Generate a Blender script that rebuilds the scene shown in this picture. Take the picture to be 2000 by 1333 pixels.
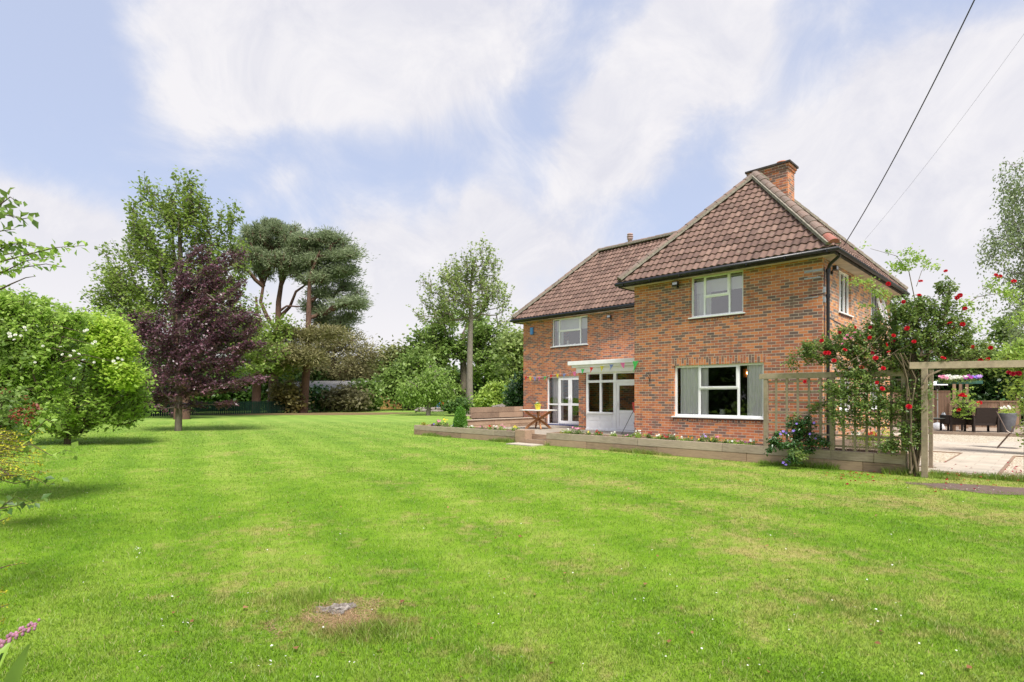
import bpy, bmesh, math, random
import numpy as np
from mathutils import Vector, Matrix
rad = math.radians
random.seed(7); RNG = np.random.default_rng(7)
for o in list(bpy.data.objects): bpy.data.objects.remove(o)
SC = bpy.context.scene
COL = SC.collection
# ------------------------------------------------------------------ camera
F = 1090.0; CX = 1000.0; HY = 774.0; EYE = 1.58
cam_d = bpy.data.cameras.new('camera'); cam = bpy.data.objects.new('camera', cam_d); COL.objects.link(cam)
cam_d.sensor_width = 36.0; cam_d.lens = 36.0 * F / 2000.0
cam_d.shift_y = (HY - 666.5) / 2000.0; cam_d.clip_end = 3000; cam_d.clip_start = 0.05
cam.location = (0, 0, EYE); cam.rotation_euler = (rad(90), 0, 0)
SC.camera = cam
# ------------------------------------------------------------------ exposure
SC.view_settings.view_transform = 'Standard'; SC.view_settings.look = 'None'
SC.view_settings.gamma = 1.0; SC.view_settings.exposure = 1.68
# ------------------------------------------------------------------ world: sky with clouds
SUN_EL, SUN_AZ = 57.0, 160.0      # azimuth measured from +Y clockwise: behind the camera, to the right
world = bpy.data.worlds.new('World'); SC.world = world; world.use_nodes = True
nt = world.node_tree; nt.nodes.clear()
def N(t, **kw):
    n = nt.nodes.new(t)
    for k, v in kw.items(): setattr(n, k, v)
    return n
def LK(a, b): nt.links.new(a, b)
def M(op, a, b=None, c=None):
    n = N('ShaderNodeMath', operation=op)
    for i, v in enumerate((a, b, c)):
        if v is None: continue
        if isinstance(v, (int, float)): n.inputs[i].default_value = v
        else: LK(v, n.inputs[i])
    return n.outputs[0]
tc = N('ShaderNodeTexCoord')
sky = N('ShaderNodeTexSky'); sky.sky_type = 'NISHITA'; sky.sun_disc = False
sky.sun_elevation = rad(SUN_EL); sky.sun_rotation = rad(SUN_AZ); sky.air_density = 1.0; sky.dust_density = 1.2; sky.ozone_density = 1.3
dirv = N('ShaderNodeVectorMath', operation='NORMALIZE'); LK(tc.outputs['Generated'], dirv.inputs[0])
nz = N('ShaderNodeTexNoise'); nz.inputs['Scale'].default_value = 2.1; nz.inputs['Detail'].default_value = 7; nz.inputs['Roughness'].default_value = .52; nz.inputs['Distortion'].default_value = .25
mp = N('ShaderNodeMapping'); mp.inputs['Scale'].default_value = (1.15, 1.0, 1.3); mp.inputs['Rotation'].default_value = (0, rad(38), 0); LK(dirv.outputs[0], mp.inputs[0]); LK(mp.outputs[0], nz.inputs['Vector'])
nz2 = N('ShaderNodeTexNoise'); nz2.inputs['Scale'].default_value = 5.5; nz2.inputs['Detail'].default_value = 10; nz2.inputs['Roughness'].default_value = .66; nz2.inputs['Distortion'].default_value = .6
LK(mp.outputs[0], nz2.inputs['Vector'])
# warp the direction a little so that the cloud masses have ragged edges
wz = N('ShaderNodeVectorMath', operation='MULTIPLY_ADD'); LK(nz.outputs['Color'], wz.inputs[0]); wz.inputs[1].default_value = (.36, .36, .36); LK(dirv.outputs[0], wz.inputs[2])
wn = N('ShaderNodeVectorMath', operation='SUBTRACT'); LK(wz.outputs[0], wn.inputs[0]); wn.inputs[1].default_value = (.18, .18, .18)
wd = N('ShaderNodeVectorMath', operation='NORMALIZE'); LK(wn.outputs[0], wd.inputs[0])
CLOUDS = [(400,70,90,.55),(520,50,130,.7),(640,110,130,.7),(760,60,130,.75),(600,190,90,.45),(880,60,130,.6),(930,170,80,.4),(520,210,60,.3),
          (1290,30,110,.9),(1330,130,100,.85),(1220,220,90,.8),(1240,330,90,.75),(1450,50,80,.7),(1460,170,60,.5),(1020,40,90,.4),
          (1850,300,150,1.0),(1960,200,110,.9),(1700,370,120,.95),(1560,330,70,.6),(2020,420,200,1.0),(1500,420,90,.55),(1660,260,60,.4),(1720,470,160,.9),
          (130,430,110,.75),(10,400,70,.8),(40,560,170,.9),(840,580,150,.9),(740,520,60,.5),(950,460,80,.75),(1090,480,120,.8),(900,400,50,.35),(600,410,40,.35),(1650,5,45,.4),
          (1130,250,50,.3),(1000,340,60,.3),(640,560,80,.3)]
acc = None
for (px, py, r, w) in CLOUDS:
    d = Vector(((px-CX)/F, 1.0, (HY-py)/F)).normalized()
    dp = N('ShaderNodeVectorMath', operation='DOT_PRODUCT'); LK(wd.outputs[0], dp.inputs[0]); dp.inputs[1].default_value = d
    k = 2.0 / (r/F)**2 * (1.0)
    g = M('MULTIPLY', M('EXPONENT', M('MULTIPLY_ADD', dp.outputs['Value'], k, -k)), w)
    acc = g if acc is None else M('ADD', acc, g)
sep = N('ShaderNodeSeparateXYZ'); LK(dirv.outputs[0], sep.inputs[0])
# generic broken cloud for the part of the sky behind the camera
back = N('ShaderNodeMapRange'); back.interpolation_type = 'SMOOTHSTEP'
LK(sep.outputs['Y'], back.inputs['Value']); back.inputs['From Min'].default_value = .25; back.inputs['From Max'].default_value = -.15; back.inputs['To Min'].default_value = 0; back.inputs['To Max'].default_value = .55
hor = N('ShaderNodeMapRange'); hor.interpolation_type = 'SMOOTHSTEP'
LK(sep.outputs['Z'], hor.inputs['Value']); hor.inputs['From Min'].default_value = .33; hor.inputs['From Max'].default_value = .0; hor.inputs['To Min'].default_value = 0; hor.inputs['To Max'].default_value = .95
tot = M('ADD', M('ADD', acc, back.outputs[0]), hor.outputs[0])
tex = M('ADD', M('MULTIPLY', M('SUBTRACT', nz.outputs['Fac'], .5), .95), M('MULTIPLY', M('SUBTRACT', nz2.outputs['Fac'], .5), 1.0))
tot = M('ADD', tot, tex)
cov = N('ShaderNodeMapRange'); cov.interpolation_type = 'SMOOTHSTEP'; LK(tot, cov.inputs['Value'])
cov.inputs['From Min'].default_value = .15; cov.inputs['From Max'].default_value = .95; cov.inputs['To Min'].default_value = .0; cov.inputs['To Max'].default_value = 1.0
ccol = N('ShaderNodeMix', data_type='RGBA')
ccol.inputs[6].default_value = (2.42, 2.42, 2.66, 1); ccol.inputs[7].default_value = (3.02, 2.95, 3.0, 1)
shade = N('ShaderNodeMapRange'); LK(nz2.outputs['Fac'], shade.inputs['Value']); shade.inputs['From Min'].default_value = .36; shade.inputs['From Max'].default_value = .62
shmix = M('MAXIMUM', M('MULTIPLY', shade.outputs[0], .75), hor.outputs[0]); LK(shmix, ccol.inputs[0])
pale = N('ShaderNodeMix', data_type='RGBA'); pale.inputs[0].default_value = .85; LK(sky.outputs[0], pale.inputs[6]); pale.inputs[7].default_value = (1.74, 1.92, 2.50, 1)
skm = N('ShaderNodeMix', data_type='RGBA'); LK(cov.outputs[0], skm.inputs[0]); LK(pale.outputs[2], skm.inputs[6]); LK(ccol.outputs[2], skm.inputs[7])
bg = N('ShaderNodeBackground'); bg.inputs['Strength'].default_value = .10; LK(skm.outputs[2], bg.inputs[0])
ow = N('ShaderNodeOutputWorld'); LK(bg.outputs[0], ow.inputs[0])
# ------------------------------------------------------------------ sun
sd = bpy.data.lights.new('sun', 'SUN'); sd.energy = 1.9; sd.angle = rad(20); sd.color = (1.0, .95, .88)
sun = bpy.data.objects.new('sun', sd); COL.objects.link(sun)
sdir = Vector((math.sin(rad(SUN_AZ))*math.cos(rad(SUN_EL)), math.cos(rad(SUN_AZ))*math.cos(rad(SUN_EL)), math.sin(rad(SUN_EL))))
sun.rotation_euler = sdir.to_track_quat('Z', 'Y').to_euler(); sun.location = (0, 0, 60)

# ================================================================== helpers
CW = Vector((7.63, 13.7, 0.0)); HA = math.atan2(-.7045, .7098)       # front right corner of the brick wing; facade runs away to the left
XH = Vector((math.cos(HA), math.sin(HA), 0)); YH = Vector((-math.sin(HA), math.cos(HA), 0))
def L(x, y, z=0): return CW + XH*x + YH*y + Vector((0, 0, z))
def W(px, Y, z=0): return Vector(((px-CX)/F*Y, Y, z))
def WP(px, py, Y): return Vector(((px-CX)/F*Y, Y, EYE + (HY-py)/F*Y))
def GP(px, py, z=0):
    Y = F*(EYE-z)/(py-HY); return W(px, Y, z)
def toL(w):
    d = Vector(w) - CW; return Vector((d.dot(XH), d.dot(YH), d.z))
def _ray(px, py): return Vector(((px-CX)/F, 1.0, (HY-py)/F))
def H(px, py, c):            # pixel -> (x, z) on house plane y' = c
    r = _ray(px, py); o = Vector((0, 0, EYE)); t = (c - (o-CW).dot(YH)) / r.dot(YH); p = toL(o + r*t); return p.x, p.z
def S(px, py, c=0.0):        # pixel -> (y, z) on house plane x' = c
    r = _ray(px, py); o = Vector((0, 0, EYE)); t = (c - (o-CW).dot(XH)) / r.dot(XH); p = toL(o + r*t); return p.y, p.z

def tag(o, label=None, cat=None, group=None, kind=None):
    if label: o['label'] = label
    if cat: o['category'] = cat
    if group: o['group'] = group
    if kind: o['kind'] = kind
    return o
def empty(name, loc=(0, 0, 0), rz=0.0, label=None, cat=None, group=None, kind=None):
    o = bpy.data.objects.new(name, None); COL.objects.link(o); o.location = loc; o.rotation_euler = (0, 0, rz); o.empty_display_size = .1
    return tag(o, label, cat, group, kind)
def copy_tree(o, parent=None):
    c = o.copy(); COL.objects.link(c)
    if parent: c.parent = parent
    for ch in list(o.children): copy_tree(ch, c)
    return c
def frame(d):
    d = Vector(d).normalized(); a = Vector((0, 0, 1)) if abs(d.z) < .9 else Vector((1, 0, 0))
    u = d.cross(a).normalized(); return u, u.cross(d).normalized(), d
class MB:
    def __init__(s): s.v = []; s.f = []; s.sm = []; s.var = []
    def add(s, vs, fs, smooth=False, var=0.5):
        b = len(s.v); s.v += [tuple(p) for p in vs]
        for f in fs: s.f.append([i+b for i in f]); s.sm.append(smooth); s.var.append(var)
        return s
    def box(s, x0, x1, y0, y1, z0, z1, var=.5):
        vs = [(x0,y0,z0),(x1,y0,z0),(x1,y1,z0),(x0,y1,z0),(x0,y0,z1),(x1,y0,z1),(x1,y1,z1),(x0,y1,z1)]
        return s.add(vs, [(0,3,2,1),(4,5,6,7),(0,1,5,4),(1,2,6,5),(2,3,7,6),(3,0,4,7)], var=var)
    def bar(s, p0, p1, w, h, var=.5, up=(0, 0, 1), bev=0):
        p0 = Vector(p0); p1 = Vector(p1); d = (p1-p0).normalized(); upv = Vector(up)
        if abs(d.dot(upv)) > .95: upv = Vector((1, 0, 0))
        a = d.cross(upv).normalized()*w/2; b = a.cross(d).normalized()*h/2
        vs = []
        for p in (p0, p1): vs += [p-a-b, p+a-b, p+a+b, p-a+b]
        return s.add(vs, [(0,1,2,3),(7,6,5,4),(0,4,5,1),(1,5,6,2),(2,6,7,3),(3,7,4,0)], var=var)
    def tube(s, pts, rs, n=8, cap=True, var=.5, smooth=True):
        pts = [Vector(p) for p in pts]
        if isinstance(rs, (int, float)): rs = [rs]*len(pts)
        vs = []; fs = []
        for i, p in enumerate(pts):
            d = (pts[min(i+1, len(pts)-1)] - pts[max(i-1, 0)])
            if d.length < 1e-6: d = Vector((0, 0, 1))
            if i == 0: u, v, _ = frame(d)
            else:
                dn = d.normalized(); u = (u - dn*u.dot(dn)).normalized(); v = u.cross(dn)
            for k in range(n):
                a = 2*math.pi*k/n; vs.append(p + u*math.cos(a)*rs[i] + v*math.sin(a)*rs[i])
        for i in range(len(pts)-1):
            for k in range(n): fs.append((i*n+k, i*n+(k+1) % n, (i+1)*n+(k+1) % n, (i+1)*n+k))
        s.add(vs, fs, smooth, var)
        if cap: s.add(vs, [tuple(range(n)), tuple(range((len(pts)-1)*n, len(pts)*n))[::-1]], False, var)
        return s
    def lathe(s, prof, c=(0, 0, 0), n=16, var=.5, smooth=True, cap=True):
        vs = [(c[0]+r*math.cos(2*math.pi*k/n), c[1]+r*math.sin(2*math.pi*k/n), c[2]+z) for r, z in prof for k in range(n)]
        fs = [(i*n+k, i*n+(k+1) % n, (i+1)*n+(k+1) % n, (i+1)*n+k) for i in range(len(prof)-1) for k in range(n)]
        s.add(vs, fs, smooth, var)
        if cap: s.add(vs, [tuple(range(n))[::-1], tuple(range((len(prof)-1)*n, len(prof)*n))], False, var)
        return s
    def ball(s, c, rx, ry=None, rz=None, n=10, m=6, var=.5):
        ry = ry or rx; rz = rz or rx
        vs = [(c[0]+rx*math.sin(math.pi*j/m)*math.cos(2*math.pi*k/n), c[1]+ry*math.sin(math.pi*j/m)*math.sin(2*math.pi*k/n), c[2]+rz*math.cos(math.pi*j/m)) for j in range(m+1) for k in range(n)]
        fs = [(j*n+k, (j+1)*n+k, (j+1)*n+(k+1) % n, j*n+(k+1) % n) for j in range(m) for k in range(n)]
        return s.add(vs, fs, True, var)
    def build(s, name, mat, parent=None, uv=False, bevel=0, label=None, cat=None, group=None, kind=None):
        me = bpy.data.meshes.new(name); me.from_pydata([tuple(v) for v in s.v], [], s.f)
        me.polygons.foreach_set('use_smooth', s.sm)
        at = me.attributes.new('var', 'FLOAT', 'FACE'); at.data.foreach_set('value', s.var)
        if uv:
            ul = me.uv_layers.new(name='UVMap')
            for p in me.polygons:
                n = p.normal; ax = max(range(3), key=lambda i: abs(n[i]))
                for li in p.loop_indices:
                    c = me.vertices[me.loops[li].vertex_index].co
                    ul.data[li].uv = (c.x, c.z) if ax == 1 else ((c.y+.11, c.z) if ax == 0 else (c.x, c.y))
        if bevel:
            bm = bmesh.new(); bm.from_mesh(me); bmesh.ops.remove_doubles(bm, verts=bm.verts, dist=1e-5)
            bmesh.ops.bevel(bm, geom=[e for e in bm.edges if len(e.link_faces) == 2 and e.calc_face_angle(0) > .5], offset=bevel, segments=2, affect='EDGES', clamp_overlap=True)
            bm.to_mesh(me); bm.free()
        me.materials.append(mat)
        o = bpy.data.objects.new(name, me); COL.objects.link(o)
        if parent: o.parent = parent
        return tag(o, label, cat, group, kind)
def np_obj(name, V, Fa, mat, parent=None, var=None, smooth=False):
    me = bpy.data.meshes.new(name); V = np.asarray(V, np.float32); Fa = np.asarray(Fa, np.int32); k = Fa.shape[1]
    me.vertices.add(len(V)); me.vertices.foreach_set('co', V.ravel())
    me.loops.add(Fa.size); me.loops.foreach_set('vertex_index', Fa.ravel())
    me.polygons.add(len(Fa)); me.polygons.foreach_set('loop_start', np.arange(0, Fa.size, k, dtype=np.int32)); me.polygons.foreach_set('loop_total', np.full(len(Fa), k, np.int32))
    me.update(calc_edges=True)
    if smooth: me.polygons.foreach_set('use_smooth', np.ones(len(Fa), bool))
    if var is not None:
        at = me.attributes.new('var', 'FLOAT', 'FACE'); at.data.foreach_set('value', np.asarray(var, np.float32))
    me.materials.append(mat)
    o = bpy.data.objects.new(name, me); COL.objects.link(o)
    if parent: o.parent = parent
    return o

# ================================================================== materials
class NT:
    def __init__(s, name):
        s.m = bpy.data.materials.new(name); s.m.use_nodes = True; s.t = s.m.node_tree; s.t.nodes.clear()
        s.out = s.t.nodes.new('ShaderNodeOutputMaterial')
    def n(s, t, ins=None, **kw):
        nd = s.t.nodes.new(t)
        for k, v in kw.items(): setattr(nd, k, v)
        for k, v in (ins or {}).items():
            if isinstance(v, bpy.types.NodeSocket): s.t.links.new(v, nd.inputs[k])
            else: nd.inputs[k].default_value = v
        return nd
    def math(s, op, a, b=0.0, c=0.0):
        return s.n('ShaderNodeMath', {0: a, 1: b, 2: c}, operation=op).outputs[0]
    def mix(s, f, a, b, mode='MIX'):
        nd = s.n('ShaderNodeMix', data_type='RGBA', blend_type=mode)
        for i, v in ((0, f), (6, a), (7, b)):
            if isinstance(v, bpy.types.NodeSocket): s.t.links.new(v, nd.inputs[i])
            else: nd.inputs[i].default_value = v if i == 0 else (*v[:3], 1)
        return nd.outputs[2]
    def ramp(s, f, stops, interp='LINEAR'):
        nd = s.n('ShaderNodeValToRGB', {0: f}); cr = nd.color_ramp; cr.interpolation = interp
        while len(cr.elements) < len(stops): cr.elements.new(.5)
        for e, (p, c) in zip(cr.elements, stops): e.position = p; e.color = (*c[:3], 1)
        return nd.outputs[0]
    def noise(s, vec, scale, detail=4, rough=.55, dist=0):
        i = {'Scale': scale, 'Detail': detail, 'Roughness': rough, 'Distortion': dist}
        if vec is not None: i['Vector'] = vec
        return s.n('ShaderNodeTexNoise', i)
    def bsdf(s, color, rough=.6, spec=.4, normal=None, metal=0, **extra):
        i = {'Base Color': color if isinstance(color, bpy.types.NodeSocket) else (*color[:3], 1), 'Roughness': rough, 'Specular IOR Level': spec, 'Metallic': metal}
        if normal is not None: i['Normal'] = normal
        i.update(extra)
        return s.n('ShaderNodeBsdfPrincipled', i)
    def bump(s, h, strength=.3, dist=.01): return s.n('ShaderNodeBump', {'Height': h, 'Strength': strength, 'Distance': dist}).outputs[0]
    def done(s, sh): s.t.links.new(sh.outputs[0] if hasattr(sh, 'outputs') else sh, s.out.inputs[0]); return s.m
def obj_co(t): return t.n('ShaderNodeTexCoord').outputs['Object']
def wpos(t): return t.n('ShaderNodeNewGeometry').outputs['Position']
def attr(t, name='var'): return t.n('ShaderNodeAttribute', attribute_name=name).outputs['Fac']
def simple(name, c, rough=.55, spec=.4, amt=.18, scale=6, bump=.15, metal=0, stretch=None):
    t = NT(name); v = obj_co(t)
    if stretch: v = t.n('ShaderNodeMapping', {'Vector': v, 'Scale': stretch}).outputs[0]
    nz = t.noise(v, scale, 5, .6).outputs['Fac']
    d = tuple(x*(1-amt*1.4) for x in c); l = tuple(min(1, x*(1+amt)) for x in c)
    col = t.ramp(nz, [(.25, d), (.75, l)])
    nrm = t.bump(nz, bump, .01) if bump else None
    return t.done(t.bsdf(col, rough, spec, nrm, metal))

def brick_mat(name, swap=False, tint=(1, 1, 1)):
    t = NT(name); uv = t.n('ShaderNodeUVMap').outputs[0]
    sp = t.n('ShaderNodeSeparateXYZ', {0: uv})
    a, b = (sp.outputs[1], sp.outputs[0]) if swap else (sp.outputs[0], sp.outputs[1])
    vec = t.n('ShaderNodeCombineXYZ', {0: a, 1: b}).outputs[0]
    wob = t.noise(vec, 3.5, 3).outputs['Color']
    vec2 = t.n('ShaderNodeVectorMath', {0: wob, 1: (.012, .008, 0), 2: vec}, operation='MULTIPLY_ADD').outputs[0]
    bk = t.n('ShaderNodeTexBrick', {'Vector': vec2, 'Color1': (0, 0, 0, 1), 'Color2': (1, 1, 1, 1), 'Mortar': (0, 0, 0, 1), 'Scale': 1.0, 'Mortar Size': .0068, 'Mortar Smooth': .2, 'Bias': 0.0, 'Brick Width': .22, 'Row Height': .075})
    bk.offset = .5
    r = bk.outputs['Color']
    big = t.noise(vec, .8, 3, .6).outputs['Fac']; med = t.noise(vec, 4.0, 3, .6).outputs['Fac']
    rr = t.math('ADD', t.math('MULTIPLY', r, .72), t.math('ADD', t.math('MULTIPLY', big, .50), t.math('MULTIPLY_ADD', med, .46, -.16)))
    T = lambda c: tuple(x*y for x, y in zip(c, tint))
    col = t.ramp(rr, [(.28, T((.125, .098, .090))), (.40, T((.185, .125, .100))), (.50, T((.25, .138, .100))), (.60, T((.36, .135, .085))), (.74, T((.50, .160, .068))), (.90, T((.64, .24, .09)))])
    grain = t.noise(vec, 70, 4, .7).outputs['Fac']
    col = t.mix(t.math('MULTIPLY', grain, .35), col, (.30, .17, .12))
    mor = t.ramp(t.noise(vec, 9, 4).outputs['Fac'], [(.3, (.42, .33, .26)), (.7, (.60, .50, .40))])
    fac = t.n('ShaderNodeMapRange', {'Value': bk.outputs['Fac'], 'From Min': .1, 'From Max': .8}).outputs[0]
    c2 = t.mix(fac, col, mor)
    # weather stains running down and damp base
    st = t.noise(t.n('ShaderNodeMapping', {'Vector': vec, 'Scale': (5, .7, 1)}).outputs[0], 1.2, 5, .6).outputs['Fac']
    stf = t.n('ShaderNodeMapRange', {'Value': st, 'From Min': .54, 'From Max': .76, 'To Max': .5}).outputs[0]
    c3 = t.mix(stf, c2, (.10, .085, .07))
    h = t.math('ADD', t.math('MULTIPLY', t.math('SUBTRACT', 1.0, bk.outputs['Fac']), 1.0), t.math('MULTIPLY', grain, .35))
    return t.done(t.bsdf(c3, .85, .2, t.bump(h, .5, .006)))
M_BRICK = brick_mat('brick', tint=(.98, .94, .98)); M_SOLD = brick_mat('brick_upright', swap=True, tint=(.98, .94, .98))
M_BRICKHAZE = brick_mat('brick_side_hazelit', tint=(1.1, 1.4, 1.5))  # same brick, with hazy light on the side wall tinted into its colour

def tile_mat(name):
    t = NT(name); v = obj_co(t); a = attr(t)
    nz = t.noise(v, 3.0, 5, .65).outputs['Fac']; fn = t.noise(v, 45, 5, .7).outputs['Fac']
    f = t.math('ADD', t.math('MULTIPLY', a, .55), t.math('MULTIPLY', nz, .45))
    col = t.ramp(f, [(.10, (.095, .058, .047)), (.40, (.165, .100, .080)), (.7, (.225, .140, .110)), (.95, (.32, .21, .165))])
    lich = t.n('ShaderNodeMapRange', {'Value': t.noise(v, 6.5, 8, .75).outputs['Fac'], 'From Min': .56, 'From Max': .72, 'To Max': .55}).outputs[0]
    col = t.mix(lich, col, (.30, .27, .20))
    dk = t.n('ShaderNodeMapRange', {'Value': t.noise(v, 1.1, 6, .7).outputs['Fac'], 'From Min': .55, 'From Max': .8, 'To Max': .5}).outputs[0]
    col = t.mix(dk, col, (.10, .075, .065))
    col = t.mix(t.math('MULTIPLY', fn, .3), col, (.10, .07, .06))
    return t.done(t.bsdf(col, .8, .25, t.bump(fn, .35, .005)))
M_TILE = tile_mat('roof_tile')
def ridge_mat():
    t = NT('ridge_tile'); v = obj_co(t); a = attr(t)
    nz = t.noise(v, 8, 6, .7).outputs['Fac']
    col = t.ramp(a, [(0, (.15, .11, .09)), (.5, (.20, .145, .12)), (.94, (.25, .16, .13)), (.97, (.34, .12, .09))], 'LINEAR')
    col = t.mix(t.n('ShaderNodeMapRange', {'Value': nz, 'From Min': .4, 'From Max': .7, 'To Max': .5}).outputs[0], col, (.26, .235, .20))
    return t.done(t.bsdf(col, .85, .2, t.bump(nz, .3, .01)))
M_RIDGE = ridge_mat()
M_MORTAR = simple('mortar_bed', (.27, .245, .20), .9, .1, .35, 14, .6)
M_GUTTER = simple('black_gutter', (.012, .012, .014), .35, .5, .5, 9, .1)
M_SOFFIT = simple('soffit_board', (.50, .43, .33), .8, .2, .25, 3, .2)
M_FASCIA = simple('fascia_board', (.06, .05, .045), .7, .2, .6, 5, .2)
M_UPVC = simple('white_upvc', (.90, .90, .91), .28, .5, .04, 4, 0)
M_UPVCG = simple('white_paint', (.88, .88, .88), .4, .4, .06, 5, .05)
M_SILLT = simple('dark_sill_tile', (.13, .045, .04), .6, .3, .4, 10, .3)
M_ROOM = simple('unlit_interior', (.055, .052, .05), .9, .1, .3, 2, 0)  # near-black: the gloom of unlit rooms is put into the colour
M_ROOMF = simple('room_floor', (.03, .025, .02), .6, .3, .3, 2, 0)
M_LEAD = simple('galvanised_strap', (.36, .38, .42), .45, .5, .3, 20, .2, .3)
M_METAL = simple('brushed_steel', (.55, .56, .57), .35, .5, .15, 20, .1, .8)
M_DMETAL = simple('dark_metal', (.03, .028, .027), .4, .5, .3, 10, .1)
def curtain_mat(name, c):
    t = NT(name); v = obj_co(t); w = t.noise(t.n('ShaderNodeMapping', {'Vector': v, 'Scale': (14, 14, .3)}).outputs[0], 1.6, 3).outputs['Fac']
    col = t.ramp(w, [(.3, tuple(x*.88 for x in c)), (.7, c)])
    return t.done(t.bsdf(col, .9, .1, t.bump(w, .1, .02)))
M_CURT = curtain_mat('curtain_cloth', (.96, .91, .95)); M_NET = curtain_mat('net_curtain', (.85, .87, .88))
M_BLIND = simple('roller_blind', (.82, .83, .85), .85, .1, .05, 3, 0)
def glass_mat(name, base=.02, tint=(.98, .99, 1.0)):
    t = NT(name); fr = t.n('ShaderNodeFresnel', {'IOR': 1.52}).outputs[0]
    fac = t.math('MINIMUM', t.math('MULTIPLY_ADD', fr, 1.2, base), 1.0)
    wv = t.bump(t.noise(obj_co(t), .8, 2).outputs['Fac'], .08, .05)
    gl = t.n('ShaderNodeBsdfGlossy', {'Color': (1, 1, 1, 1), 'Roughness': .01, 'Normal': wv}); tr = t.n('ShaderNodeBsdfTransparent', {'Color': (*tint, 1)})
    mx = t.n('ShaderNodeMixShader', {0: fac, 1: tr.outputs[0], 2: gl.outputs[0]}); return t.done(mx)
M_GLASS = glass_mat('window_glass'); M_GLASSU = glass_mat('upper_glass', .17)
def wood_mat(name, c, dark, scale=1.0, axis=(1, 1, 1), rough=.8, green=0):
    t = NT(name); v = t.n('ShaderNodeMapping', {'Vector': obj_co(t), 'Scale': axis}).outputs[0]; a = attr(t)
    g = t.noise(v, 12*scale, 6, .65, .3).outputs['Fac']; b = t.noise(obj_co(t), 1.7, 5, .65).outputs['Fac']
    f = t.math('ADD', t.math('MULTIPLY', g, .5), t.math('ADD', t.math('MULTIPLY', b, .3), t.math('MULTIPLY', a, .2)))
    col = t.ramp(f, [(.28, dark), (.5, c), (.75, tuple(min(1, x*1.35) for x in c))])
    if green: col = t.mix(t.n('ShaderNodeMapRange', {'Value': t.noise(obj_co(t), 3.3, 6, .7).outputs['Fac'], 'From Min': .5, 'From Max': .7, 'To Max': green}).outputs[0], col, (.16, .17, .09))
    return t.done(t.bsdf(col, rough, .2, t.bump(g, .4, .006)))
M_SLEEP = wood_mat('sleeper_wood', (.36, .25, .175), (.15, .10, .075), 1, (.35, 2, 3))
M_SLEEPL = wood_mat('sleeper_wood_pale', (.40, .32, .25), (.20, .15, .115), 1, (.35, 2, 3))
M_PERG = wood_mat('pergola_timber', (.34, .275, .195), (.18, .14, .10), 1, (1, 1, 1), green=.45)
M_FENCE = wood_mat('fence_board', (.33, .215, .145), (.18, .115, .08), 1, (3, 3, .3))
M_TEAK = wood_mat('orange_teak', (.40, .19, .085), (.22, .10, .05), 1, (1, 1, 1))
M_TABTOP = wood_mat('silvered_tabletop', (.60, .59, .55), (.42, .40, .36), 1, (1, 3, 1))
M_GFENCE = wood_mat('dark_green_fence_paint', (.010, .035, .022), (.004, .014, .010), 1, (3, 3, .3))
M_DECK = wood_mat('deck_board', (.33, .26, .20), (.20, .15, .12), 1, (1, 3, 1))
M_SHED = wood_mat('summerhouse_board', (.42, .24, .10), (.26, .14, .06), 1, (3, 3, .3))
M_SHEDROOF = simple('felt_roof', (.28, .27, .27), .9, .1, .2, 5, .2)
M_SOIL = simple('soil', (.035, .024, .018), .95, .1, .5, 20, .8)
M_WICK = simple('brown_wicker', (.030, .020, .017), .6, .3, .5, 60, .8)
M_GREYPOT = simple('grey_planter', (.13, .135, .15), .6, .3, .2, 8, .2)
M_TERRA = simple('terracotta', (.50, .20, .12), .8, .2, .2, 10, .2)
M_FLUE = simple('pink_flue', (.46, .33, .31), .7, .2, .2, 10, .1)
M_WPLAST = simple('white_plastic', (.85, .85, .86), .4, .4, .05, 5, 0)
M_YEL = simple('yellow_plastic', (.80, .68, .05), .4, .4, .1, 5, 0)
M_RED = simple('red_plastic', (.62, .04, .03), .4, .4, .1, 5, 0)
M_BLUE = simple('blue_plastic', (.10, .30, .65), .4, .4, .1, 5, 0)
M_LGREEN = simple('lime_plastic', (.35, .62, .12), .4, .4, .1, 5, 0)
M_NAVY = simple('navy_plastic', (.04, .05, .16), .4, .4, .1, 5, 0)
M_SLINGF = simple('beige_sling', (.46, .38, .31), .7, .2, .1, 30, .1)
M_CABLE = simple('overhead_cable', (.05, .04, .07), .5, .3, .1, 5, 0)
def flagm(name, c):
    t = NT(name); b = t.bsdf(c, .7, .2); tr = t.n('ShaderNodeBsdfTranslucent', {'Color': (*c, 1)}); return t.done(t.n('ShaderNodeMixShader', {0: .35, 1: b.outputs[0], 2: tr.outputs[0]}))
FLAGS = {'green': flagm('green_flag', (.10, .60, .15)), 'red': flagm('red_flag', (.75, .05, .04)), 'yellow': flagm('yellow_flag', (.85, .75, .08)), 'blue': flagm('blue_flag', (.30, .38, .72)), 'pink': flagm('pink_flag', (.85, .22, .45))}

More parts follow.
